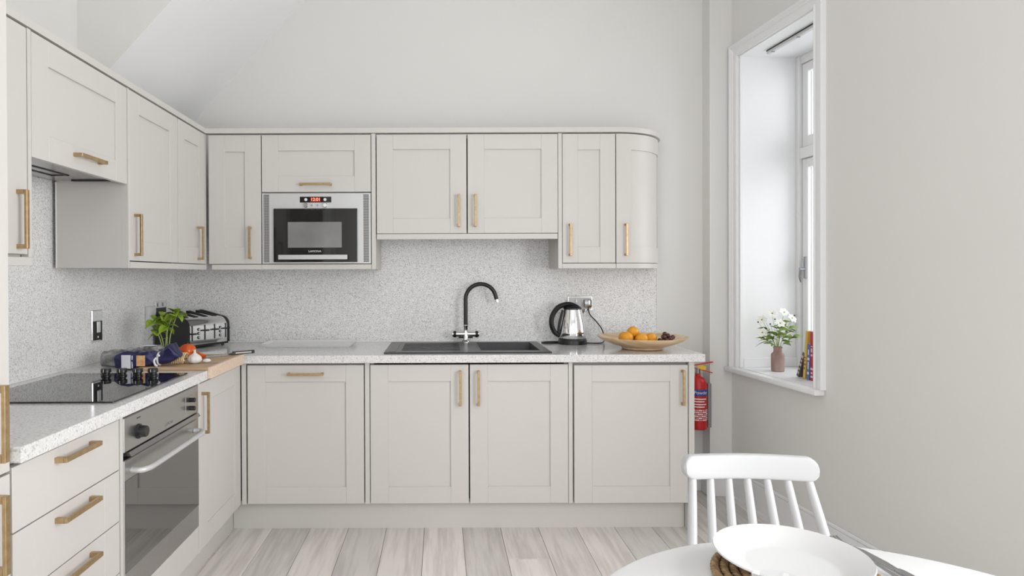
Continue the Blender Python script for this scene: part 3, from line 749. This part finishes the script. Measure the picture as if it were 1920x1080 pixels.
# ================================================================ CHOPPING BOARD + FOOD
t = thing('chopping_board', 'beech chopping board with a lip hooked over the worktop edge in the corner', 'chopping board', (-1.10, 2.84, .8765))
MB().box(-.145, .138, -.218, .220, 0, .0135, .001).obj('board', M['board'], t)
MB().box(.1385, .154, -.218, .220, -.034, .0135, .0015).obj('lip', M['boardend'], t)
BT = .8905
# knife
t = thing('kitchen_knife', 'kitchen knife with black handle lying across the board end', 'knife', (-1.045, 2.975, BT), math.radians(40))
m = MB(); m.loft([[(-.10, 0, .001), (-.10, .001, .002), (-.10, 0, .003)], [(-.05, -.012, .001), (-.05, .010, .002), (-.05, .010, .004)], [(.05, -.016, .001), (.05, .010, .002), (.05, .010, .0045)]])
m.obj('blade', M['chrome'], t, smooth=0)
m = MB().box(.062, .175, -.007, .007, .0005, .0048, .001).box(.075, .175, -.007, .007, .011, .0155, .001).box(.166, .180, -.007, .007, .0005, .0155, .001)
m.loft([[(.055, -.006, .001), (.055, .006, .001), (.055, .006, .004), (.055, -.006, .004)], [(.085, -.007, .001), (.085, .007, .001), (.085, .007, .0155), (.085, -.007, .0155)]])
m.obj('handle', M['black'], t)
MB().box(.085, .166, -.005, .005, .0048, .011).obj('tang', M['chrome'], t)
def lobed(name, r, h, loc, lobes, amt, mt, top=.35, n=40):
    prof = [(0, 0)]+[(r*math.sin(PI*i/14)**.8, h*(1-math.cos(PI*i/14))/2) for i in range(1, 14)]+[(0, h*(.96))]
    m = MB(); m.lathe(prof, n, mod=lambda a, z: 1+amt*math.cos(lobes*a)*math.sin(PI*min(max(z/h, 0), 1)))
    return m.obj(name, mt, loc=loc, smooth=60)
def calyx(parent, z, r=.012):
    m = MB()
    for i in range(5):
        a = 2*PI*i/5; ca, sa = math.cos(a), math.sin(a)
        vs = [m.bm.verts.new(q) for q in ((0, 0, z), (r*.5*ca-r*.15*sa, r*.5*sa+r*.15*ca, z+.002), (r*ca, r*sa, z-.001), (r*.5*ca+r*.15*sa, r*.5*sa-r*.15*ca, z+.002))]; m.face(vs)
    m.tube([(0, 0, z-.001), (.001, .001, z+.008)], [.0016, .0012], 6)
    m.obj('calyx', M['leaf'], parent)
o = tag(lobed('tomato', .037, .066, (-1.155, 2.905, BT), 5, .035, M['tomato']), 'large whole red tomato on the board between pasta and toaster', 'tomato', 'tomatoes'); calyx(o, .061)
o = tag(lobed('tomato', .028, .046, (-1.222, 2.955, BT), 5, .03, M['tomato']), 'smaller tomato mostly hidden behind the large one', 'tomato', 'tomatoes'); calyx(o, .043)
# tomato half
t = thing('tomato_half', 'cut tomato half right of the large tomato beside the knife', 'tomato', (-1.098, 2.885, BT), 0, 'tomatoes')
m = MB().lathe([(0, 0)]+[(.03*math.sin(PI/2*i/7), .020*(1-math.cos(PI/2*i/7))) for i in range(1, 8)]+[(0, .0205)], 28); m.xform(Matrix.Translation((0, 0, .004)) @ Matrix.Rotation(-.3, 4, 'X') @ Matrix.Rotation(.25, 4, 'Y')); m.obj('skin', M['tomato'], t)
m = MB().lathe([(.0275, .0204), (.027, .0214), (0, .0216)], 28); m.xform(Matrix.Translation((0, 0, .004)) @ Matrix.Rotation(-.3, 4, 'X') @ Matrix.Rotation(.25, 4, 'Y')); m.obj('cut_face', M['tomcut'], t)
# garlic
t = thing('garlic_bulb', 'whole white garlic bulb at the front of the board', 'garlic', (-1.058, 2.735, BT))
m = MB().lathe([(0, .001), (.012, .0), (.024, .006), (.029, .016), (.027, .026), (.018, .036), (.008, .043), (.0045, .050), (.0055, .058), (0, .059)], 48, mod=lambda a, z: 1+.09*abs(math.cos(4*a))*math.sin(PI*min(z/.045, 1)))
m.obj('bulb', M['garlic'], t, smooth=70)
MB().lathe([(.0075, -.0005), (.007, .0015), (0, .0015)], 12).obj('root', M['pasta'], t)
o = MB().loft([[(x, r_*math.cos(a), r_*math.sin(a)*.85+.0102) for a in [2*PI*k_/10 for k_ in range(10)]] for x, r_ in ((-.018, .001), (-.012, .008), (0, .0115), (.011, .008), (.018, .001))]).obj('garlic_clove', M['garlic'], loc=(-1.012, 2.752, BT-.0008), rz=.3, smooth=70); tag(o, 'single garlic clove at the right of the bulb on the board', 'garlic')
# pasta nest
t = thing('pasta_nest', 'nest of dry ribbon pasta between packet and garlic bulb', 'pasta', (-1.120, 2.735, BT))
for j in range(9):
    m = MB(); ph = random.random()*6; r0 = .012+.018*((j*37 % 10)/10); tx = random.uniform(-.5, .5); ty = random.uniform(-.45, .45)
    pts = [(r0*math.cos(a)*(1.1), r0*math.sin(a), .024+.9*r0*(tx*math.cos(a)+ty*math.sin(a))+.006*math.sin(3*a+ph)) for a in [2*PI*i/28 for i in range(26)]]
    pts = [(a, b, min(max(c_, .003), .044)) for a, b, c_ in pts]
    m.tube(pts, .0024, 6, flat=1.6); m.obj('ribbon', M['pasta'], t)
for j in range(7):
    m = MB(); x = -.024+.008*j
    pts = smooth_path([(x-.004, -.024, .004), (x, -.030, .018), (x+.003, -.022, .036), (x+.004, -.004, .046), (x+.006, .018, .036)], 4)
    m.tube(pts, .0024, 6, flat=1.0); m.obj('ribbon', M['pasta'], t)
# pasta packets
def packet(name, secs, mt, loc, label, rz=0, k=1.0):
    secs = [(a*k, *r) for a, *r in secs]
    out = []
    for A_, B_ in zip(secs, secs[1:]):
        nsub = max(1, int((B_[0]-A_[0])/.012))
        for q in range(nsub): out.append(tuple(x_+(y_-x_)*q/nsub for x_, y_ in zip(A_, B_)))
    secs = out+[secs[-1]]; rr_ = random.Random(3)
    t = thing(name, label, 'pasta packet', loc, rz, 'pasta packets')
    rings = []
    for (x, cy, hd, z0, z1, pw) in secs:
        ring = []
        n = 24
        for i in range(n):
            a = 2*PI*i/n; ca, sa = math.cos(a), math.sin(a)
            ex = pw
            yy = cy+hd*math.copysign(abs(ca)**ex, ca); zc = (z0+z1)/2; zz_ = zc+(z1-z0)/2*math.copysign(abs(sa)**ex, sa)
            jit = .0024*math.sin(3*a+x*60)+.0018*math.sin(7*a-x*110)+rr_.uniform(-.0022, .0018)
            ring.append((x, yy+jit*ca, zz_+(jit*sa if sa > -.3 else 0)))
        rings.append(ring)
    MB().loft(rings).obj('wrapper', mt, t, smooth=30)
    return t
sA = [(-.140, 0, .010, .020, .050, .7), (-.137, 0, .036, .004, .066, .55), (-.10, 0, .040, .002, .076, .5), (-.05, 0, .041, .006, .078, .5), (-.02, 0, .041, .0145, .076, .55),
      (.02, 0, .038, .0155, .078, .6), (.048, .0, .028, .018, .072, .7), (.062, 0, .020, .022, .066, .8), (.080, .006, .030, .020, .082, .75), (.100, .012, .040, .022, .104, .6), (.120, .014, .040, .030, .108, .5), (.142, .012, .034, .040, .080, .4), (.158, .010, .026, .050, .064, .4)]
t = packet('pasta_packet', sA, M['foil'], (-1.232, 2.668, .8765), 'indigo foil pasta packet tied with white at its right, front one behind the hob', 0, .86)
MB().box(-.086, -.048, -.0445, -.041, .008, .064, .0008).obj('label_patch', M['paper'], t)
MB().box(-.043, -.040, -.0445, -.041, .010, .062).obj('label_stripe', M['paper'], t)
MB().box(-.024, .010, -.0445, -.038, .018, .062, .0008).obj('picture_patch', M['picture'], t)
m = MB()
ring = [(.058, -.024*math.cos(a), .044+.026*math.sin(a)) for a in [2*PI*i/20 for i in range(21)]]
m.tube(ring, .004, 6); m.tube(smooth_path([(.058, -.026, .052), (.050, -.034, .040), (.056, -.036, .022), (.064, -.034, .017)], 4), .0045, 6); m.tube(smooth_path([(.058, -.026, .052), (.066, -.034, .064), (.070, -.030, .058)], 4), .0045, 6)
m.obj('tie', M['print'], t).location = (-.005, 0, 0)
sB = [(-.15, 0, .012, .010, .040, .8), (-.145, 0, .034, .002, .062, .5), (-.10, 0, .038, .001, .072, .45), (0, 0, .038, .001, .078, .5), (.06, 0, .034, .0145, .086, .5), (.09, 0, .030, .016, .090, .6), (.11, 0, .016, .03, .082, .6), (.125, 0, .022, .05, .092, .5)]
t = packet('pasta_packet', sB, M['clear'], (-1.312, 2.765, .8765), 'grey clear-film pasta packet lying behind the indigo one', math.radians(6))
MB().box(.02, .08, -.02, .02, .0862, .0885, .001).obj('label_patch', M['paper'], t)

# ================================================================ BASIL
def leaf_mesh(name, L_, W_, mt, fold=.25, droop=.3):
    m = MB(); rows = []
    for i in range(8):
        s = i/7; wd = W_/2*math.sin(PI*min(1, s**.75))**.8 if 0 < i < 7 else W_*.02
        z = -droop*L_*s*s
        x = s*L_
        rows.append([m.bm.verts.new((x, -wd, z+fold*wd)), m.bm.verts.new((x, -wd*.5, z+fold*wd*.7+.04*W_)), m.bm.verts.new((x, 0, z)), m.bm.verts.new((x, wd*.5, z+fold*wd*.7+.04*W_)), m.bm.verts.new((x, wd, z+fold*wd))])
    for a, b in zip(rows, rows[1:]):
        for i in range(4): m.face([a[i], a[i+1], b[i+1], b[i]])
    return m.mesh(name, mt, smooth=80)
def put(me, name, parent, loc, yaw, pitch, sc=1.0, roll=0):
    o = bpy.data.objects.new(name, me); C.objects.link(o); o.parent = parent
    o.matrix_local = Matrix.Translation(loc) @ Matrix.Rotation(yaw, 4, 'Z') @ Matrix.Rotation(-pitch, 4, 'Y') @ Matrix.Rotation(roll, 4, 'X') @ Matrix.Scale(sc, 4)
    return o
bl = leaf_mesh('leaf', .060, .050, M['leaf'], .35, .35)
t = thing('glass_tumbler', 'small glass holding the basil, hidden behind the pasta packets', 'glass', (-1.295, 3.0, .8765))
MB().lathe([(.030, 0), (.033, .06), (.0315, .06), (.0285, .004), (0, .004)], 28, closed=False).obj('wall', M['glass'], t)
bc = Vector((-1.295, 3.0, .8765))
heads = [((-.005, -.006), (-.052, -.010, .150), 0), ((.004, .004), (-.020, .02, .165), 0), ((.008, -.008), (.010, -.012, .128), 0), ((-.008, .006), (.034, .0, .185), 0), ((.012, .0), (.050, .010, .182), 0), ((-.012, -.010), (-.035, -.018, .105), 0)]
lbs = ['basil sprig leaning furthest left against the splashback', 'tall basil sprig left of the middle of the bunch', 'low basil sprig at the front middle of the bunch', 'tall basil sprig right of the middle of the bunch', 'basil sprig at the right, nearest the toaster', 'lowest basil sprig at the left of the bunch']
for i, ((bx, by), (hx, hy, hz), _) in enumerate(heads):
    t = thing('basil_sprig', lbs[i], 'herb', tuple(bc+Vector((bx, by, .006))), 0, 'basil sprigs')
    hz += .018; e = Vector((hx-bx, hy-by, hz))
    MB().tube(smooth_path([(0, 0, 0), (e.x*.15, e.y*.15, hz*.45), (e.x*.6, e.y*.6, hz*.8), tuple(e)], 4), .0022, 6).obj('stem', M['stem'], t)
    for j in range(6):
        yaw = j*PI/2+i*.7+(j//4)*.8+random.uniform(-.3, .3); pt = random.uniform(-.5, .2) if j < 4 else .9
        put(bl, 'leaf', t, e+Vector((0, 0, .004*j-.008)), yaw, pt, random.uniform(.75, 1.0) if j < 4 else .55, random.uniform(-.5, .5))
    if i in (2, 3): put(bl, 'leaf', t, (e.x*.3, e.y*.3, hz*.6), i*1.3, .2, .45)

# under-cabinet light
o = MB().lathe([(.034, 0), (.034, .007), (.030, .009), (0, .009)], 28).obj('cabinet_light', M['white'], loc=(-1.385, 3.26, 1.3175)); tag(o, 'small white round light under the corner wall cabinet', 'light')

# ================================================================ FIRE EXTINGUISHER
t = thing('fire_extinguisher', 'red fire extinguisher hung on the boxing right of the base cabinets', 'fire extinguisher', (1.462, 3.62, .385))
MB().lathe([(.040, 0), (.049, .006), (.050, .02), (.050, .25), (.046, .272), (.034, .290), (.018, .300), (.015, .302), (.015, .318), (0, .318)], 32).obj('cylinder', M['red'], t)
lb = MB().lathe([(.0504, .195), (.0504, .232)], 32, closed=False).obj('blue_band', M['blue'], t)
def wrap_text(s, size, z, mt, a0, name='lettering', sx=1.0, parent=None, loc=None):
    o = text(name, s, size, mt, parent, FACE_Y, .0, sx)
    for v in o.data.vertices:
        a = a0+v.co.x/.0508; zz_ = v.co.z+z
        v.co = Vector((.0508*math.sin(a), -.0508*math.cos(a), zz_))
    return o
# camera side of the cylinder is -y turned slightly to -x
wrap_text('Powder', .026, .2135, M['print'], .02, parent=t)
for i, z in enumerate((.178, .164, .148, .134)):
    m = MB()
    m.lathe([(.0504, z-.003), (.0504, z+.003)], 48, closed=False)
    bmesh.ops.delete(m.bm, geom=[f for f in m.bm.faces if not (f.calc_center_median().y < -.02 and f.calc_center_median().x < .030-.012*(i % 2))], context='FACES')
    m.obj('print_line', M['print'], t)
for i in range(6):
    z = .115-.011*i; m = MB()
    m.lathe([(.0504, z-.0032), (.0504, z+.0032)], 60, closed=False)
    bmesh.ops.delete(m.bm, geom=[f for f in m.bm.faces if not (f.calc_center_median().y < -.015 and (int((math.atan2(f.calc_center_median().y, f.calc_center_median().x)+9)*17)+i) % 4 != 0)], context='FACES')
    m.obj('print_line', M['print'], t)
MB().tube([(0, 0, .315), (0, 0, .345)], .013, 14).obj('valve', M['dchrome'], t)
m = MB().box(-.02, .088, -.008, .008, .366, .371, .001); m.xform(Matrix.Translation((0, 0, .356)) @ Matrix.Rotation(-.17, 4, 'Y') @ Matrix.Translation((0, 0, -.358))); m.obj('lever', M['dred'], t)
m = MB().box(-.02, .085, -.008, .008, .340, .345, .001); m.xform(Matrix.Translation((0, 0, .342)) @ Matrix.Rotation(.27, 4, 'Y') @ Matrix.Translation((0, 0, -.342))); m.obj('carry_handle', M['dred'], t)
MB().prism([(-.004, .343), (.040, .336), (.046, .356), (.02, .366), (-.004, .360)], 'y', -.010, -.0085).obj('safety_tag', M['yellow'], t)
MB().box(.050, .0725, -.014, .014, .01, .26, .002).obj('wall_bracket', M['dchrome'], t)

# ================================================================ WINDOW THINGS
def wp(u, d, z): return RW @ Vector((u, d, z))
o = MB().box(-.205, .205, -.010, .010, -.020, 0, .002).obj('blind_rail', M['silver'])
o.matrix_world = RW @ Matrix.Translation((.385, .105, zt-.006)); tag(o, 'narrow blind headrail fixed under the window head', 'blind rail')
MB().box(-.204, .204, -.0115, -.010, -.006, -.001).obj('rail_gap', M['gap'], o)
for x in (-.16, .05): MB().box(x-.004, x+.004, -.008, .008, -.0225, -.020).obj('rail_clip', M['dchrome'], o)
VP = Vector((1.803, 3.405, zs+.0025))
t = thing('clay_vase', 'small pinkish clay bottle vase on the window sill', 'vase', VP)
MB().lathe([(.029, 0), (.0325, .004), (.033, .085), (.031, .093), (.0215, .103), (.0205, .118), (.0235, .131), (.020, .131), (.017, .118), (.017, .09), (0, .09)], 36).obj('bottle', M['clay'], t)
lv = leaf_mesh('leaf', .072, .030, M['leafv'], .3, .35)
ptl = leaf_mesh('petal', .030, .024, M['petal'], .2, .15)
sp = [(-.075, -.01, .045, 'leafy sprig drooping to the left over the vase neck'), (-.055, .0, .095, 'leafy sprig at the left middle of the posy'), (-.015, -.02, .115, 'leafy sprig at the centre front of the posy'),
      (.020, .0, .130, 'tallest leafy sprig near the centre of the posy'), (.060, .0, .100, 'leafy sprig at the right middle of the posy'), (.075, -.01, .055, 'leafy sprig drooping to the right over the vase neck')]
for i, (hx, hy, hz, lb_) in enumerate(sp):
    t = thing('leafy_sprig', lb_, 'foliage', tuple(VP+Vector((0, 0, .093))), 0, 'leafy sprigs in the vase')
    top = Vector((hx, hy, hz+.035))
    MB().tube(smooth_path([(hx*.08, hy*.1, 0), (hx*.15, hy*.2, .035), (hx*.6, hy*.6, hz*.6+.03), tuple(top)], 4), .0014, 5).obj('stem', M['stem'], t)
    yaw0 = math.atan2(hy, hx)
    for j in range(8):
        f = .35+.085*j; q = Vector((hx*f, hy*f, .035+hz*f))
        put(lv, 'leaf', t, q, yaw0+(1 if j % 2 else -1)*random.uniform(.3, 1.3), random.uniform(-.1, .8), random.uniform(.55, .95), random.uniform(-.7, .7))
    put(lv, 'leaf', t, top, yaw0, .4, .8, .5)
flw = [(-.092, -.02, .085, 'white flower lowest at the left of the posy'), (-.030, .0, .185, 'white flower at the top left of the posy'), (-.004, -.03, .135, 'white flower at the front centre of the posy'),
       (.038, .01, .190, 'white flower highest at the top right of the posy'), (.070, -.01, .160, 'white flower at the right of the posy'), (-.075, .02, .150, 'white flower at the upper left of the posy')]
for i, (hx, hy, hz, lb_) in enumerate(flw):
    t = thing('white_flower', lb_, 'flower', tuple(VP+Vector((0, 0, .093))), 0, 'white flowers in the vase')
    top = Vector((hx, hy, hz+.03))
    MB().tube(smooth_path([(hx*.06, hy*.1, 0), (hx*.12, hy*.2, .035), (hx*.6, hy*.6, hz*.6+.03), tuple(top)], 4), .0012, 5).obj('stem', M['stem'], t)
    base = Matrix.Translation(top) @ Matrix.Rotation(.9, 4, 'X') @ Matrix.Rotation(hx*5, 4, 'Y')
    c_ = MB().ball((0, 0, .002), .0045, .0045, .003, 10, 6).obj('flower_centre', M['centre'], t); c_.matrix_local = base
    for j in range(6):
        o = bpy.data.objects.new('petal', ptl); C.objects.link(o); o.parent = t
        o.matrix_local = base @ Matrix.Rotation(j*PI/3, 4, 'Z') @ Matrix.Rotation(-.25, 4, 'Y')
bds = [(-.105, 0, .150), (-.060, .01, .155), (-.045, -.01, .140), (-.015, .0, .165), (.010, .0, .158), (.022, .01, .160), (.090, .0, .185)]
bd_lbl = ['small dark bud furthest left of the posy', 'small dark bud left of the middle, second from the left', 'small dark bud just below the second one from the left',
          'small dark bud near the centre top of the posy', 'small dark bud third from the right in the posy', 'small dark bud second from the right in the posy', 'small dark bud furthest right, highest in the posy']
for (hx, hy, hz), bl_ in zip(bds, bd_lbl):
    t = thing('flower_bud', bl_, 'flower bud', tuple(VP+Vector((0, 0, .093))), 0, 'dark buds in the vase')
    top = Vector((hx, hy, hz+.02))
    MB().tube(smooth_path([(hx*.06, hy*.1, 0), (hx*.12, hy*.2, .035), (hx*.6, hy*.6, hz*.6+.02), tuple(top)], 4), .0009, 5).obj('stem', M['stem'], t)
    MB().ball(tuple(top), .0045, .0045, .004, 10, 6).obj('bud', M['bud'], t)
# books leaning together, spines to the room
def book(x, y, w_, h_, d_, lean, col, col2, label, marks):
    t = thing('book', label, 'book', (x, y, zs+.0025+w_*math.sin(max(lean, 0))), 0, 'books on the window sill')
    t.rotation_euler = (0, lean, -1.52)
    cm = mat('cover', col, .35)
    MB().box(0, w_, -.0, d_, 0, h_, .001).obj('cover', cm, t)
    MB().box(.002, w_-.002, .004, d_+.0006, h_-.0005, h_+.0008).obj('page_block', M['print'], t)
    mm = mat('spine_print', col2, .4)
    for (a, b, wd) in marks:
        MB().box(w_*(.5-wd/2), w_*(.5+wd/2), -.0006, .0006, h_*a, h_*b).obj('spine_print', mm, t)
    return t
by = 3.10
book(1.800, 3.223, .018, .135, .10, .40, (.10, .08, .10), (.62, .52, .38), 'short dark paperback leaning furthest, leftmost of the books', [(.12, .2, .8), (.28, .36, .6), (.45, .55, .8), (.62, .7, .5), (.78, .88, .7)])
book(1.800, 3.165, .017, .240, .12, .10, (.72, .48, .10), (.25, .15, .05), 'tall yellow-spined book, second from the left on the sill', [(.20, .24, .6), (.28, .32, .8), (.36, .4, .5), (.43, .46, .7)])
book(1.802, 3.135, .020, .175, .12, .04, (.10, .16, .45), (.75, .78, .85), 'blue-spined book with white lettering between yellow and red ones', [(.15, .22, .7), (.30, .5, .35), (.55, .62, .8), (.7, .85, .4)])
book(1.804, 3.107, .020, .238, .12, 0, (.52, .03, .06), (.80, .70, .70), 'tall red-spined book, rightmost beside the window architrave', [(.06, .1, .8), (.14, .17, .6), (.22, .26, .9), (.5, .54, .6), (.58, .66, .5), (.69, .71, .6)])

# ================================================================ TABLE
TC = (.630, .812)
t = thing('round_table', 'round white dining table in the bottom right foreground', 'table', (TC[0], TC[1], 0))
MB().lathe([(.435, .712), (.450, .720), (.454, .730), (.452, .738), (.446, .740), (0, .740)], 96).obj('tabletop', M['table'], t)
MB().lathe([(.26, 0), (.26, .01), (.10, .03), (.045, .06), (.035, .30), (.04, .62), (.12, .70), (.16, .7115), (0, .7115)], 40).obj('pedestal', M['table'], t)
# placemat
t = thing('placemat', 'round woven seagrass placemat under the white plate', 'placemat', (.610, 1.080, .7405))
for j in range(9):
    rc = .010+.0155*j; m = MB()
    nn = max(24, int(rc*1400)); 
    for ph in (0, 2*PI/3, 4*PI/3):
        tw = max(5, int(2*PI*rc/.030))
        pts = []
        for i in range(nn+1):
            a = 2*PI*i/nn; h = tw*a+ph
            pts.append(((rc+.0042*math.cos(h))*math.cos(a), (rc+.0042*math.cos(h))*math.sin(a), .0075+.0034*math.sin(h)))
        m.tube(pts, .0040, 6, flat=.9)
    m.obj('coil', M['seagrass'], t)
# plate
t = thing('dinner_plate', 'large round white dinner plate on the seagrass mat', 'plate', (.606, 1.103, .7555))
MB().lathe([(0, 0), (.070, 0), (.072, .003), (.090, .010), (.118, .022), (.1245, .027), (.1235, .0295), (.116, .026), (.092, .0145), (.078, .0065), (.068, .0055), (0, .0055)], 96, closed=False).obj('plate_body', M['white'], t, smooth=60)
t = thing('drinking_glass', 'clear drinking glass whose rim shows at the bottom picture edge', 'glass', (.424, .795, .7405))
MB().lathe([(0, 0), (.028, 0), (.030, .003), (.035, .140), (.0345, .141), (.0335, .140), (.0285, .010), (0, .009)], 48, closed=False).obj('tumbler_wall', M['glass'], t, smooth=60)
# cutlery
t = thing('fork', 'steel fork on the table right of the plate', 'fork', (.778, 1.150, .7415), math.radians(96))
m = MB(); secs = [(-.11, .008, .002), (-.08, .006, .002), (-.02, .003, .004), (.03, .0028, .006), (.05, .010, .004), (.065, .012, .006)]
m.loft([[(x, -w_, z), (x, w_, z), (x, w_, z+.0018), (x, -w_, z+.0018)] for x, w_, z in secs]); m.obj('fork_handle', M['cutlery'], t)
for q in (-.0095, -.0032, .0032, .0095):
    MB().loft([[(x, q-.0017, z), (x, q+.0017, z), (x, q+.0017, z+.0016), (x, q-.0017, z+.0016)] for x, z in ((.064, .006), (.085, .005), (.10, .009))]).obj('tine', M['cutlery'], t)
t = thing('table_knife', 'steel table knife lying outside the fork right of the plate', 'knife', (.806, 1.112, .7415), math.radians(98))
m = MB(); m.loft([[(x, -w_, .0005), (x, w_, .0005), (x, w_, .0005+h_), (x, -w_, .0005+h_)] for x, w_, h_ in ((-.12, .007, .004), (-.11, .008, .005), (.0, .006, .005), (.01, .005, .004))]); m.obj('knife_handle', M['cutlery'], t)
MB().loft([[(x, -w_, .001), (x, .006, .001), (x, .006, .0025), (x, -w_, .0022)] for x, w_ in ((.01, .006), (.04, .009), (.09, .008), (.11, .001))]).obj('knife_blade', M['cutlery'], t)

# ================================================================ CHAIR
t = thing('dining_chair', 'white spindle-back wooden chair tucked behind the round table', 'chair', (.80, 1.50, 0))
def cl(x, y, z): return (x-.80, y-1.50, z)
# top rail: left end (.634,1.705) to right end (1.0,1.675), bowed away
A = Vector((.638, 1.680, .757)); B = Vector((.983, 1.655, .757)); n = 30
rings = []; hh = .0305; Lr = (B-A).length
for i in range(n+1):
    s = i/n; s = .5-.5*math.cos(PI*s)
    p = A.lerp(B, s); p.y += .022*math.sin(PI*s)
    d = min(s, 1-s)*Lr; r = .026; h_ = hh*(math.sqrt(max(0, 1-((r-d)/r)**2)) if d < r else 1); h_ = max(h_, .004)
    th = .013 if h_ > .012 else .007
    slope = .022*PI*math.cos(PI*s)/Lr; nx, ny = -slope, 1.0; ln = math.hypot(nx, ny); nx /= ln; ny /= ln
    ring = []
    for k_ in range(24):
        a = 2*PI*(k_+.5)/24; ca, sa = math.cos(a), math.sin(a)
        o1 = th*math.copysign(abs(ca)**.32, ca); o2 = h_*math.copysign(abs(sa)**.35, sa)
        ring.append(cl(p.x+nx*o1, p.y+ny*o1+o2*.18, p.z+o2))
    rings.append(ring)
MB().loft(rings).obj('top_rail', M['chair'], t, smooth=50)
seat_z = .445
for i in range(7):
    s = i/6
    pt = A.lerp(B, .075+.85*s); pt.y += .022*math.sin(PI*(.075+.85*s)); pt.z -= .025; pt.y -= .004
    bx = .622+.372*s; byy = 1.575+.032*math.sin(PI*s)-.012*s
    r0 = .0105 if i not in (0, 6) else .0115
    q = Vector((bx, byy, seat_z+.01))
    MB().tube([cl(*q), cl(*(q.lerp(pt, .35))), cl(*(q.lerp(pt, .7))), cl(*pt)], [r0*.95, r0*1.05, r0, r0*.88], 14).obj('spindle', M['chair'], t)
m = MB(); rings = []
for (sc_, z) in ((.90, .425), (1.0, .432), (1.0, .448), (.97, .455), (.5, .450)):
    rings.append([cl(.808+.215*sc_*math.copysign(abs(math.cos(a))**.6, math.cos(a)), 1.405+.205*sc_*math.copysign(abs(math.sin(a))**.6, math.sin(a)), z) for a in [2*PI*k_/36 for k_ in range(36)]])
m.loft(rings).obj('seat', M['chair'], t, smooth=50)
for sx_ in (-1, 1):
    for sy_ in (-1, 1):
        MB().tube([cl(.808+sx_*.14, 1.405+sy_*.135, .430), cl(.808+sx_*.165, 1.405+sy_*.16, .22), cl(.808+sx_*.19, 1.405+sy_*.185, 0)], [.016, .019, .012], 14).obj('leg', M['chair'], t)
MB().tube([cl(.808-.165, 1.405-.16, .22), cl(.808-.165, 1.405+.16, .22)], .009, 10).obj('stretcher', M['chair'], t)
MB().tube([cl(.808+.165, 1.405-.16, .22), cl(.808+.165, 1.405+.16, .22)], .009, 10).obj('stretcher', M['chair'], t)
MB().tube([cl(.808-.165, 1.405, .22), cl(.808+.165, 1.405, .22)], .009, 10).obj('stretcher', M['chair'], t)
